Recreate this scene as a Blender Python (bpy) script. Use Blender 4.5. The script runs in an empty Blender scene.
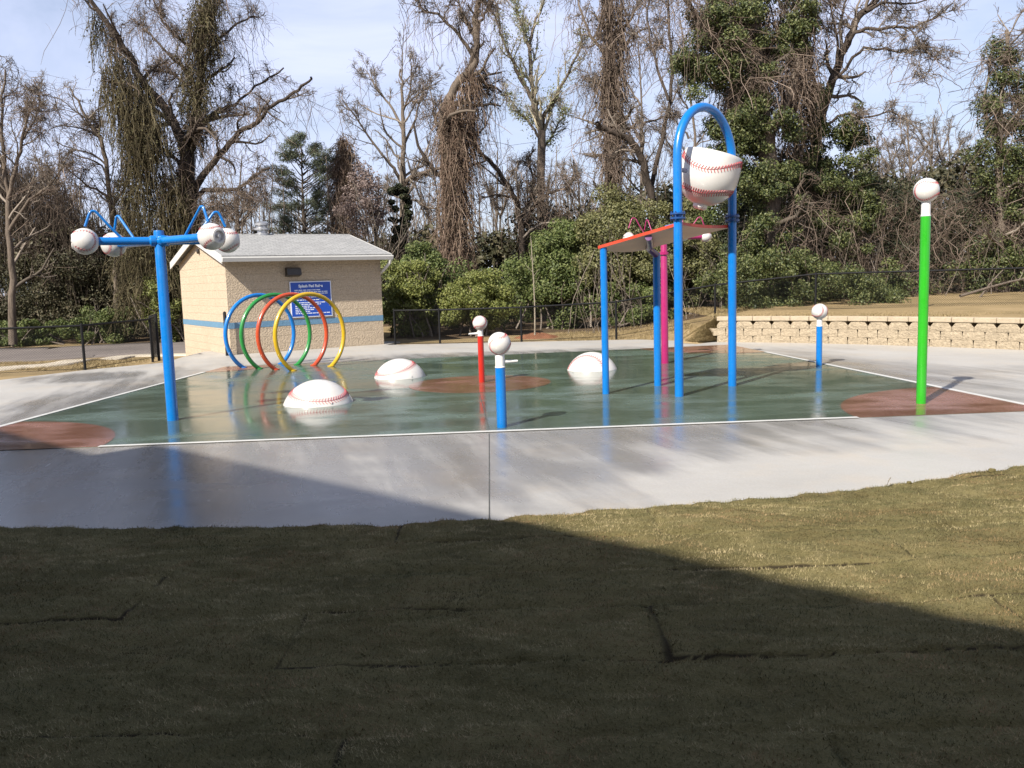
import bpy, math, random
import numpy as np
from mathutils import Vector, Matrix

random.seed(7)
RNG = np.random.default_rng(11)
SC = bpy.context.scene
COL = SC.collection
R = math.radians
PI = math.pi

# ------------------------------------------------------------------ camera
F = 885.0
PITCH = math.atan(105 / F)
ROLL = -math.atan(0.03)
EYE = np.array([0.0, 0.0, 1.7])
CM = (Matrix.Rotation(PI / 2 - PITCH, 3, 'X') @ Matrix.Rotation(ROLL, 3, 'Z'))
CMN = np.array(CM)
cam = bpy.data.cameras.new('camera')
cam.sensor_width = 36.0
cam.lens = 36.0 * F / 1024.0
cam.clip_start = 0.05
cam.clip_end = 5000.0
camo = bpy.data.objects.new('camera', cam)
COL.objects.link(camo)
camo.matrix_world = Matrix.Translation(EYE.tolist()) @ CM.to_4x4()
SC.camera = camo


def ray(px, py):
    return CMN @ np.array([(px - 512) / F, -(py - 384) / F, -1.0])


def G(px, py, z=0.0):
    "where the sight line through a photo point meets the height z"
    d = ray(px, py)
    return EYE + d * (z - 1.7) / d[2]


def at(px, py, Y):
    "the world point seen at a photo point, Y metres ahead"
    d = ray(px, py)
    return EYE + d * Y / d[1]


# ------------------------------------------------------------------ materials
def nt_new(name):
    m = bpy.data.materials.new(name)
    m.use_nodes = True
    nt = m.node_tree
    b = nt.nodes['Principled BSDF']
    return m, nt, b


def node(nt, typ, **kw):
    n = nt.nodes.new(typ)
    for k, v in kw.items():
        if k.startswith('i_'):
            key = k[2:].replace('_', ' ')
            n.inputs[key].default_value = v
        else:
            setattr(n, k, v)
    return n


def ramp(nt, fac, stops):
    r = nt.nodes.new('ShaderNodeValToRGB')
    els = r.color_ramp.elements
    while len(els) < len(stops):
        els.new(0.5)
    for e, (p, c) in zip(els, stops):
        e.position = p
        e.color = (c, c, c, 1) if isinstance(c, (int, float)) else (*c, 1)
    nt.links.new(fac, r.inputs[0])
    return r.outputs[0]


def noise(nt, coord, scale, detail=4, rough=0.55, dist=0.0, sc=None):
    if sc is not None:
        mp = node(nt, 'ShaderNodeMapping')
        mp.inputs['Scale'].default_value = sc
        nt.links.new(coord, mp.inputs[0])
        coord = mp.outputs[0]
    n = node(nt, 'ShaderNodeTexNoise')
    n.inputs['Scale'].default_value = scale
    n.inputs['Detail'].default_value = detail
    n.inputs['Roughness'].default_value = rough
    n.inputs['Distortion'].default_value = dist
    nt.links.new(coord, n.inputs['Vector'])
    return n.outputs['Fac']


def mixc(nt, fac, a, b, mode='MIX'):
    m = node(nt, 'ShaderNodeMix', data_type='RGBA', blend_type=mode)
    for s, v in ((m.inputs[0], fac), (m.inputs[6], a), (m.inputs[7], b)):
        if isinstance(v, (int, float)):
            s.default_value = v
        elif isinstance(v, tuple):
            s.default_value = (*v, 1)
        else:
            nt.links.new(v, s)
    return m.outputs[2]


def mth(nt, op, a, b=0.0, clamp=False):
    m = node(nt, 'ShaderNodeMath', operation=op, use_clamp=clamp)
    for s, v in ((m.inputs[0], a), (m.inputs[1], b)):
        if isinstance(v, (int, float)):
            s.default_value = v
        else:
            nt.links.new(v, s)
    return m.outputs[0]


def maprange(nt, v, a, b, c=0.0, d=1.0):
    m = node(nt, 'ShaderNodeMapRange', interpolation_type='SMOOTHSTEP')
    nt.links.new(v, m.inputs[0])
    for i, x in zip((1, 2, 3, 4), (a, b, c, d)):
        m.inputs[i].default_value = x
    return m.outputs[0]


def bump(nt, b, h, dist, strength=1.0):
    n = node(nt, 'ShaderNodeBump')
    n.inputs['Distance'].default_value = dist
    n.inputs['Strength'].default_value = strength
    nt.links.new(h, n.inputs['Height'])
    nt.links.new(n.outputs[0], b.inputs['Normal'])
    return n


def wpos(nt):
    return node(nt, 'ShaderNodeNewGeometry').outputs['Position']


def mat(name, col, rough=0.5, var=0.12, scale=6.0, bmp=0.0, bscale=40.0, metal=0.0, spec=0.5, coat=0.0, dirt=None):
    m, nt, b = nt_new(name)
    p = wpos(nt)
    n = noise(nt, p, scale, 5, 0.6)
    lo = tuple(c * (1 - var) for c in col)
    hi = tuple(min(1, c * (1 + var)) for c in col)
    c = ramp(nt, n, [(0.25, lo), (0.75, hi)])
    if dirt:
        d = ramp(nt, noise(nt, p, scale * 2.3, 6, 0.7), [(0.5, 0.0), (0.72, dirt[1])])
        c = mixc(nt, d, c, dirt[0])
    nt.links.new(c, b.inputs['Base Color'])
    r = ramp(nt, noise(nt, p, scale * 3, 4), [(0.3, max(0, rough - 0.08)), (0.7, min(1, rough + 0.08))])
    nt.links.new(r, b.inputs['Roughness'])
    b.inputs['Metallic'].default_value = metal
    b.inputs['Specular IOR Level'].default_value = spec
    if coat:
        b.inputs['Coat Weight'].default_value = coat
        b.inputs['Coat Roughness'].default_value = 0.12
    if bmp:
        bump(nt, b, noise(nt, p, bscale, 5, 0.65), bmp)
    return m


def leafmat(name, cols, rough=0.55, transl=0.22, patch=0.5, pscale=0.8, gain=0.68):
    m, nt, b = nt_new(name)
    g = node(nt, 'ShaderNodeNewGeometry')
    rnd = g.outputs['Random Per Island']
    n = noise(nt, g.outputs['Position'], pscale, 3)
    v = mth(nt, 'ADD', mth(nt, 'MULTIPLY', rnd, 1 - patch), mth(nt, 'MULTIPLY', n, patch))
    k = len(cols)
    cols = [tuple(x * gain for x in q) for q in cols]
    c = ramp(nt, v, [(0.2 + 0.6 * i / (k - 1), cols[i]) for i in range(k)])
    nt.links.new(c, b.inputs['Base Color'])
    b.inputs['Roughness'].default_value = rough
    b.inputs['Specular IOR Level'].default_value = 0.35
    if transl:
        t = node(nt, 'ShaderNodeBsdfTranslucent')
        nt.links.new(c, t.inputs[0])
        mx = node(nt, 'ShaderNodeMixShader')
        mx.inputs[0].default_value = transl
        nt.links.new(b.outputs[0], mx.inputs[1])
        nt.links.new(t.outputs[0], mx.inputs[2])
        nt.links.new(mx.outputs[0], nt.nodes['Material Output'].inputs[0])
    return m


M = {}
M['blue'] = mat('blue_paint', (0.002, 0.14, 0.45), 0.3, 0.08, 3, coat=0.4)
M['blue_dark'] = mat('dark_blue_paint', (0.01, 0.05, 0.17), 0.35, 0.1, 3, coat=0.3)
M['purple'] = mat('purple_paint', (0.08, 0.012, 0.1), 0.35, 0.1, 3, coat=0.3)
M['green'] = mat('green_paint', (0.022, 0.3, 0.014), 0.3, 0.07, 3, coat=0.4)
M['hoop_green'] = mat('hoop_green_paint', (0.016, 0.19, 0.035), 0.3, 0.07, 3, coat=0.4)
M['orange'] = mat('orange_paint', (0.42, 0.055, 0.016), 0.3, 0.07, 3, coat=0.4)
M['red'] = mat('red_paint', (0.4, 0.016, 0.008), 0.32, 0.07, 3, coat=0.4)
M['pink'] = mat('pink_paint', (0.3, 0.012, 0.1), 0.32, 0.07, 3, coat=0.4)
M['yellow'] = mat('yellow_paint', (0.48, 0.3, 0.008), 0.3, 0.07, 3, coat=0.4)
M['canopy_red'] = mat('canopy_orange_red', (0.42, 0.04, 0.014), 0.4, 0.1, 3)
M['canopy_under'] = mat('canopy_underside', (0.85, 0.52, 0.4), 0.5, 0.12, 2.5)  # pale salmon stands in for light bounced up and glowing through the sheet
M['ball'] = mat('ball_white', (0.54, 0.52, 0.495), 0.33, 0.05, 4, coat=0.25, dirt=((0.5, 0.45, 0.4), 0.35))
M['white'] = mat('white_plastic', (0.62, 0.61, 0.59), 0.35, 0.05, 5)
M['stitch'] = mat('red_stitching', (0.36, 0.06, 0.065), 0.5, 0.15, 10)
M['stitch_pale'] = mat('faded_stitching', (0.5, 0.2, 0.17), 0.5, 0.15, 10)
M['steel'] = mat('galvanised_steel', (0.5, 0.5, 0.5), 0.35, 0.15, 8, metal=0.8)
M['black'] = mat('black_metal', (0.008, 0.008, 0.009), 0.6, 0.2, 6, spec=0.2)
M['trim'] = mat('white_trim', (0.5, 0.49, 0.465), 0.5, 0.06, 4)
M['lamp'] = mat('dark_bronze', (0.03, 0.025, 0.02), 0.4, 0.2, 8)
M['sign'] = mat('sign_blue', (0.006, 0.055, 0.34), 0.35, 0.08, 5)
M['sign_white'] = mat('sign_white', (0.62, 0.66, 0.75), 0.4, 0.05, 5)


def bark(name, col, sc=1.0):
    m, nt, b = nt_new(name)
    p = wpos(nt)
    n = noise(nt, p, 3.0 * sc, 6, 0.7, sc=(4, 4, 0.8))
    n2 = noise(nt, p, 0.5, 3)
    col = tuple(c * 0.9 for c in col)
    lo = tuple(c * 0.45 for c in col)
    hi = tuple(c * 1.5 for c in col)
    c = ramp(nt, mth(nt, 'ADD', mth(nt, 'MULTIPLY', n, 0.7), mth(nt, 'MULTIPLY', n2, 0.3)), [(0.3, lo), (0.5, col), (0.7, hi)])
    nt.links.new(c, b.inputs['Base Color'])
    b.inputs['Roughness'].default_value = 0.9
    b.inputs['Specular IOR Level'].default_value = 0.15
    bump(nt, b, n, 0.06)
    return m


M['bark_dark'] = bark('dark_bark', (0.07, 0.055, 0.045))
M['bark'] = bark('grey_bark', (0.15, 0.12, 0.095))
M['bark_pale'] = bark('pale_bark', (0.3, 0.26, 0.2))


def twigmat(name, cols):
    m = leafmat(name, cols, 0.85, 0.0, 0.35, 0.5, 0.92)
    m.node_tree.nodes['Principled BSDF'].inputs['Specular IOR Level'].default_value = 0.1
    return m


M['twig'] = twigmat('grey_twigs', [(0.09, 0.075, 0.06), (0.17, 0.14, 0.115), (0.27, 0.23, 0.19)])
M['twig_dark'] = twigmat('dark_twigs', [(0.05, 0.04, 0.033), (0.1, 0.08, 0.065), (0.16, 0.13, 0.1)])
M['twig_pale'] = twigmat('pale_twigs', [(0.2, 0.18, 0.13), (0.3, 0.27, 0.2), (0.38, 0.34, 0.25)])
M['vine'] = twigmat('brown_vines', [(0.075, 0.055, 0.042), (0.16, 0.12, 0.094), (0.27, 0.21, 0.17)])
M['vine_red'] = twigmat('red_brown_vines', [(0.1, 0.068, 0.05), (0.2, 0.14, 0.105), (0.32, 0.24, 0.185)])
M['vine_green'] = twigmat('olive_vines', [(0.055, 0.045, 0.028), (0.115, 0.095, 0.056), (0.19, 0.16, 0.095)])
M['deadleaf'] = leafmat('dead_leaves', [(0.07, 0.05, 0.035), (0.13, 0.095, 0.06), (0.21, 0.16, 0.1)], 0.7, 0.1)
M['olivebits'] = leafmat('olive_leaves', [(0.05, 0.045, 0.02), (0.1, 0.09, 0.035), (0.16, 0.145, 0.06)], 0.6, 0.15)
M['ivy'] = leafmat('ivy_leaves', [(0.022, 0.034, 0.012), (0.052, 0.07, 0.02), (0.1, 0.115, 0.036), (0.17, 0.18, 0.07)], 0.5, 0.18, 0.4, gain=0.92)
M['ivy_dark'] = leafmat('ivy_leaves_painted_shade', [(0.017, 0.024, 0.011), (0.036, 0.046, 0.018), (0.07, 0.078, 0.03)], 0.55, 0.12, 0.4, gain=0.62)  # darker copy of the ivy with shade put into the colour
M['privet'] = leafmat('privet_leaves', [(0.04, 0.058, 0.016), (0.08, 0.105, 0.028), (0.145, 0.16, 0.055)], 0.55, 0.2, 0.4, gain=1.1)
M['privet_lit'] = leafmat('sunlit_yellow_green_leaves', [(0.065, 0.08, 0.02), (0.125, 0.142, 0.034), (0.2, 0.205, 0.065)], 0.5, 0.25, 0.4, gain=1.15)  # yellow-green privet leaves, with sunlit brightness put into the colour
M['olive'] = leafmat('olive_bush_leaves', [(0.055, 0.06, 0.022), (0.11, 0.112, 0.042), (0.18, 0.17, 0.075)], 0.5, 0.2, 0.4, gain=1.05)
M['brush'] = leafmat('undergrowth_leaves', [(0.02, 0.025, 0.01), (0.05, 0.05, 0.022), (0.09, 0.08, 0.04), (0.13, 0.1, 0.06)], 0.6, 0.1, 0.6, 0.35, gain=0.8)
M['pine'] = leafmat('pine_needles', [(0.06, 0.075, 0.042), (0.105, 0.125, 0.07), (0.17, 0.19, 0.11)], 0.6, 0.1, 0.4)  # needles lightened, distance haze put into the colour
M['bud'] = leafmat('spring_buds', [(0.2, 0.23, 0.09), (0.3, 0.32, 0.15), (0.38, 0.38, 0.2)], 0.6, 0.35, 0.4)
M['blossom'] = leafmat('pale_blossom', [(0.2, 0.14, 0.12), (0.33, 0.25, 0.22), (0.42, 0.33, 0.3)], 0.6, 0.3, 0.4)


# wet surfaces -----------------------------------------------------------
def ellipse(nt, pos, cx, cy, rx, ry, rot=0.0, soft=0.6):
    "1 inside an ellipse on the ground, falling to 0 at its edge"
    mp = node(nt, 'ShaderNodeMapping', vector_type='TEXTURE')
    mp.inputs['Location'].default_value = (cx, cy, 0)
    mp.inputs['Rotation'].default_value = (0, 0, rot)
    mp.inputs['Scale'].default_value = (rx, ry, 1000.0)
    nt.links.new(pos, mp.inputs[0])
    ln = node(nt, 'ShaderNodeVectorMath', operation='LENGTH')
    nt.links.new(mp.outputs[0], ln.inputs[0])
    return maprange(nt, ln.outputs['Value'], 1.0, 1.0 - soft)


def concrete():
    m, nt, b = nt_new('wet_concrete')
    p = wpos(nt)
    # wet round the pad, drying outwards in streaks
    wet = None
    for e in ((-0.3, 14.6, 9.4, 8.0, 0.03, 0.38), (-5.6, 7.9, 7.2, 3.2, 0.0, 0.4), (-8.6, 17.6, 1.7, 1.5, 0.3, 0.6), (-1.6, 8.0, 4.2, 2.4, 0.0, 0.5)):
        v = ellipse(nt, p, *e)
        wet = v if wet is None else mth(nt, 'MAXIMUM', wet, v)
    st = noise(nt, p, 1.0, 5, 0.62, 0.4, sc=(0.9, 1.5, 1))
    mp = node(nt, 'ShaderNodeMapping')
    mp.inputs['Rotation'].default_value = (0, 0, R(-16))
    nt.links.new(p, mp.inputs[0])
    st2 = noise(nt, mp.outputs[0], 1.0, 5, 0.6, 0.25, sc=(2.6, 0.42, 1))
    dry = None
    for e in ((-9.6, 15.2, 2.6, 3.4, 0.0, 0.7), (-0.5, 22.4, 7.5, 1.7, 0.03, 0.5), (8.2, 17.0, 2.2, 2.6, -0.5, 0.6), (3.4, 7.5, 4.6, 1.0, 0.16, 0.8)):
        v = ellipse(nt, p, *e)
        dry = v if dry is None else mth(nt, 'MAXIMUM', dry, v)
    w = mth(nt, 'ADD', wet, mth(nt, 'MULTIPLY', mth(nt, 'SUBTRACT', st, 0.5), 1.0))
    w = mth(nt, 'ADD', w, mth(nt, 'MULTIPLY', mth(nt, 'SUBTRACT', st2, 0.5), 2.2))
    w = mth(nt, 'SUBTRACT', w, mth(nt, 'MULTIPLY', dry, 0.6))
    w = maprange(nt, w, -0.15, 1.2)
    big = noise(nt, p, 0.7, 5, 0.6)
    fine = noise(nt, p, 60, 4, 0.7)
    c = ramp(nt, big, [(0.3, (0.3, 0.285, 0.262)), (0.7, (0.385, 0.37, 0.345))])
    c = mixc(nt, 0.38, c, ramp(nt, fine, [(0.3, (0.25, 0.24, 0.225)), (0.7, (0.45, 0.435, 0.41))]))
    tan = mth(nt, 'MULTIPLY', ramp(nt, noise(nt, p, 0.9, 5, 0.65), [(0.5, 0.0), (0.7, 1.0)]), 0.25)
    c = mixc(nt, tan, c, (0.45, 0.36, 0.25))
    c = mixc(nt, w, c, mixc(nt, 1.0, c, (0.5, 0.5, 0.51), 'MULTIPLY'))
    nt.links.new(c, b.inputs['Base Color'])
    rg = mixc(nt, w, ramp(nt, st, [(0.3, 0.42), (0.7, 0.62)]), ramp(nt, st, [(0.3, 0.15), (0.72, 0.34)]))
    nt.links.new(rg, b.inputs['Roughness'])
    nt.links.new(mth(nt, 'ADD', 0.45, mth(nt, 'MULTIPLY', w, 0.4)), b.inputs['Specular IOR Level'])
    bn = bump(nt, b, mth(nt, 'ADD', noise(nt, p, 14, 3), mth(nt, 'MULTIPLY', st2, 1.5)), 0.0016)
    nt.links.new(mth(nt, 'SUBTRACT', 1.0, mth(nt, 'MULTIPLY', w, 0.75)), bn.inputs['Strength'])
    return m


def padpaint(name, lo, hi, wetlo=0.075):
    m, nt, b = nt_new(name)
    p = wpos(nt)
    a = noise(nt, p, 1.0, 5, 0.6, 0.3, sc=(0.35, 0.9, 1))
    a2 = noise(nt, p, 2.2, 5, 0.65)
    fine = noise(nt, p, 70, 4, 0.7)
    c = ramp(nt, a2, [(0.3, lo), (0.7, hi)])
    c = mixc(nt, ramp(nt, fine, [(0.35, 0.0), (0.7, 0.25)]), c, tuple(x * 1.6 for x in hi))
    w = maprange(nt, a, 0.38, 0.56)
    c = mixc(nt, w, c, mixc(nt, 1.0, c, (0.72, 0.72, 0.72), 'MULTIPLY'))
    nt.links.new(c, b.inputs['Base Color'])
    nt.links.new(mixc(nt, w, ramp(nt, a2, [(0.3, 0.2), (0.7, 0.34)]), ramp(nt, a2, [(0.3, wetlo), (0.7, wetlo + 0.09)])), b.inputs['Roughness'])
    bn = bump(nt, b, mth(nt, 'ADD', noise(nt, p, 9, 3), mth(nt, 'MULTIPLY', a2, 2.0)), 0.0012)
    nt.links.new(mth(nt, 'SUBTRACT', 1.0, mth(nt, 'MULTIPLY', w, 0.8)), bn.inputs['Strength'])
    return m


M['concrete'] = concrete()
M['pad'] = padpaint('green_pad_coating', (0.06, 0.09, 0.072), (0.085, 0.12, 0.096))
M['clay'] = padpaint('clay_red_coating', (0.145, 0.066, 0.045), (0.205, 0.1, 0.072), 0.07)
M['line'] = mat('white_line_paint', (0.5, 0.5, 0.485), 0.35, 0.08, 3, dirt=((0.5, 0.48, 0.44), 0.3))
M['joint'] = mat('joint_filler', (0.06, 0.06, 0.055), 0.8, 0.3, 5)


def groundmat(name, stops, scale=1.2, bmp=0.02, fine=55):
    m, nt, b = nt_new(name)
    p = wpos(nt)
    n = noise(nt, p, scale, 6, 0.65)
    f = noise(nt, p, fine, 4, 0.75)
    v = mth(nt, 'ADD', mth(nt, 'MULTIPLY', n, 0.6), mth(nt, 'MULTIPLY', f, 0.4))
    nt.links.new(ramp(nt, v, stops), b.inputs['Base Color'])
    b.inputs['Roughness'].default_value = 0.95
    b.inputs['Specular IOR Level'].default_value = 0.1
    bump(nt, b, v, bmp)
    return m


M['soil'] = groundmat('sod_thatch', [(0.3, (0.06, 0.05, 0.022)), (0.5, (0.125, 0.105, 0.046)), (0.7, (0.2, 0.165, 0.08))], 1.5, 0.02, 90)
M['dirt'] = groundmat('bare_dirt', [(0.3, (0.02, 0.015, 0.009)), (0.5, (0.05, 0.038, 0.022)), (0.7, (0.1, 0.075, 0.042))], 4, 0.01, 90)
_m = M['soil'].node_tree
_a = node(_m, 'ShaderNodeAttribute', attribute_name='bare')
_b = _m.nodes['Principled BSDF'].inputs['Base Color']
_c = mixc(_m, maprange(_m, _a.outputs['Fac'], 0.25, 0.8), _b.links[0].from_socket, (0.034, 0.026, 0.015))  # darkens the sod seams: bare soil plus crack shadow put into the colour
_m.links.new(_c, _b)
M['ground'] = groundmat('dry_grass_ground', [(0.3, (0.14, 0.105, 0.05)), (0.5, (0.25, 0.185, 0.098)), (0.7, (0.34, 0.25, 0.14))], 0.8, 0.03)
M['forest'] = groundmat('leaf_litter', [(0.3, (0.05, 0.036, 0.02)), (0.5, (0.1, 0.07, 0.045)), (0.7, (0.16, 0.115, 0.07))], 1.2, 0.04)
M['mulch'] = groundmat('red_mulch', [(0.3, (0.1, 0.045, 0.025)), (0.5, (0.2, 0.09, 0.05)), (0.7, (0.28, 0.13, 0.075))], 3, 0.05)
M['asphalt'] = groundmat('asphalt', [(0.3, (0.1, 0.088, 0.082)), (0.5, (0.155, 0.135, 0.125)), (0.7, (0.21, 0.18, 0.165))], 0.5, 0.004, 120)
M['walk'] = groundmat('pale_walk', [(0.3, (0.34, 0.3, 0.24)), (0.5, (0.42, 0.37, 0.3)), (0.7, (0.48, 0.43, 0.35))], 1.5, 0.003, 90)


def lawnblade():
    m, nt, b = nt_new('sod_blades')
    g = node(nt, 'ShaderNodeNewGeometry')
    p = g.outputs['Position']
    big = noise(nt, p, 0.9, 4, 0.6, 0.3, sc=(0.7, 1.3, 1))
    med = noise(nt, p, 6.0, 6, 0.72, 0.2, sc=(0.8, 1.3, 1))
    v = mth(nt, 'ADD', mth(nt, 'MULTIPLY', maprange(nt, big, 0.34, 0.66), 0.3), mth(nt, 'MULTIPLY', maprange(nt, med, 0.34, 0.66), 0.5))
    v = mth(nt, 'ADD', v, mth(nt, 'MULTIPLY', g.outputs['Random Per Island'], 0.2))
    c = ramp(nt, v, [(0.15, (0.06, 0.06, 0.022)), (0.4, (0.138, 0.124, 0.052)), (0.6, (0.235, 0.195, 0.095)), (0.88, (0.4, 0.32, 0.18))])
    br = ramp(nt, noise(nt, p, 1.1, 5, 0.7, 0.4, sc=(1, 1.4, 1)), [(0.49, 0.0), (0.57, 0.9)])
    c = mixc(nt, br, c, mixc(nt, 1.0, c, (0.82, 0.66, 0.62), 'MULTIPLY'))
    nt.links.new(c, b.inputs['Base Color'])
    b.inputs['Roughness'].default_value = 0.7
    b.inputs['Specular IOR Level'].default_value = 0.2
    return m


M['blade'] = lawnblade()


M['straw'] = leafmat('straw_blades', [(0.13, 0.1, 0.04), (0.24, 0.18, 0.085), (0.36, 0.275, 0.15)], 0.7, 0.0, 0.6, 1.2, gain=1.0)


def blockmat(name, c1, c2, mortar, bw, bh, rot, rough_amt, msize=0.008, sc=26):
    "split-face block: courses in the plane of the wall"
    m, nt, b = nt_new(name)
    p = wpos(nt)
    mp = node(nt, 'ShaderNodeMapping')
    mp.inputs['Rotation'].default_value = (0, 0, -rot)
    nt.links.new(p, mp.inputs[0])
    sp = node(nt, 'ShaderNodeSeparateXYZ')
    nt.links.new(mp.outputs[0], sp.inputs[0])
    cb = node(nt, 'ShaderNodeCombineXYZ')
    nt.links.new(sp.outputs[0], cb.inputs[0])
    nt.links.new(sp.outputs[2], cb.inputs[1])
    br = node(nt, 'ShaderNodeTexBrick')
    nt.links.new(cb.outputs[0], br.inputs['Vector'])
    br.inputs['Color1'].default_value = (*c1, 1)
    br.inputs['Color2'].default_value = (*c2, 1)
    br.inputs['Mortar'].default_value = (*mortar, 1)
    br.inputs['Scale'].default_value = 1.0
    br.inputs['Mortar Size'].default_value = msize
    br.inputs['Mortar Smooth'].default_value = 0.3
    br.inputs['Brick Width'].default_value = bw
    br.inputs['Row Height'].default_value = bh
    n = noise(nt, p, sc, 5, 0.62)
    c = mixc(nt, 0.45, br.outputs['Color'], ramp(nt, n, [(0.3, tuple(x * 0.65 for x in c1)), (0.7, tuple(min(1, x * 1.3) for x in c2))]))
    nt.links.new(c, b.inputs['Base Color'])
    b.inputs['Roughness'].default_value = 0.9
    b.inputs['Specular IOR Level'].default_value = 0.15
    h = mth(nt, 'SUBTRACT', mth(nt, 'MULTIPLY', n, rough_amt), mth(nt, 'MULTIPLY', br.outputs['Fac'], 0.006))
    bump(nt, b, h, 1.0)
    return m


TH = math.atan2(24.75 - 22.4, -3.58 + 7.18)
M['wall_front'] = blockmat('tan_split_block', (0.42, 0.34, 0.25), (0.455, 0.37, 0.275), (0.405, 0.33, 0.242), 0.4, 0.203, TH, 0.045)
M['wall_gable'] = blockmat('tan_split_block_gable', (0.42, 0.34, 0.25), (0.455, 0.37, 0.275), (0.405, 0.33, 0.242), 0.4, 0.203, TH + PI / 2, 0.02, 0.005)
M['band'] = mat('blue_band_paint', (0.1, 0.2, 0.3), 0.7, 0.1, 8, bmp=0.01, bscale=26)
M['retblock'] = mat('tan_wall_block', (0.36, 0.295, 0.21), 0.9, 0.25, 14, bmp=0.05, bscale=24, spec=0.15)
M['retcap'] = mat('tan_wall_cap', (0.37, 0.305, 0.22), 0.9, 0.15, 9, bmp=0.015, bscale=40, spec=0.15)


def shingles():
    m, nt, b = nt_new('grey_shingles')
    p = wpos(nt)
    mp = node(nt, 'ShaderNodeMapping')
    mp.inputs['Rotation'].default_value = (0, 0, -TH)
    nt.links.new(p, mp.inputs[0])
    br = node(nt, 'ShaderNodeTexBrick')
    nt.links.new(mp.outputs[0], br.inputs['Vector'])
    br.inputs['Color1'].default_value = (0.2, 0.2, 0.2, 1)
    br.inputs['Color2'].default_value = (0.3, 0.297, 0.293, 1)
    br.inputs['Mortar'].default_value = (0.1, 0.1, 0.1, 1)
    br.inputs['Scale'].default_value = 1
    br.inputs['Brick Width'].default_value = 0.25
    br.inputs['Row Height'].default_value = 0.135
    br.inputs['Mortar Size'].default_value = 0.008
    n = noise(nt, p, 18, 4, 0.75)
    c = mixc(nt, 0.5, br.outputs['Color'], ramp(nt, n, [(0.3, (0.13, 0.13, 0.13)), (0.7, (0.38, 0.38, 0.375))]))
    nt.links.new(c, b.inputs['Base Color'])
    b.inputs['Roughness'].default_value = 0.9
    bump(nt, b, br.outputs['Fac'], -0.006)
    return m


M['shingle'] = shingles()


# ------------------------------------------------------------------ mesh helpers
def link(name, me, m=None, parent=None):
    o = bpy.data.objects.new(name, me)
    COL.objects.link(o)
    if m is not None:
        for x in (m if isinstance(m, (list, tuple)) else [m]):
            me.materials.append(x)
    if parent is not None:
        o.parent = parent
    return o


def tag(o, label=None, cat=None, group=None, kind=None):
    for k, v in (('label', label), ('category', cat), ('group', group), ('kind', kind)):
        if v:
            o[k] = v
    return o


def thing(name, loc, label, cat, group=None):
    o = bpy.data.objects.new(name, None)
    o.empty_display_size = 0.2
    COL.objects.link(o)
    o.location = [float(x) for x in loc]
    return tag(o, label, cat, group)


def world_off(o):
    v = Vector((0, 0, 0))
    while o is not None:
        v += o.location
        o = o.parent
    return v


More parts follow.
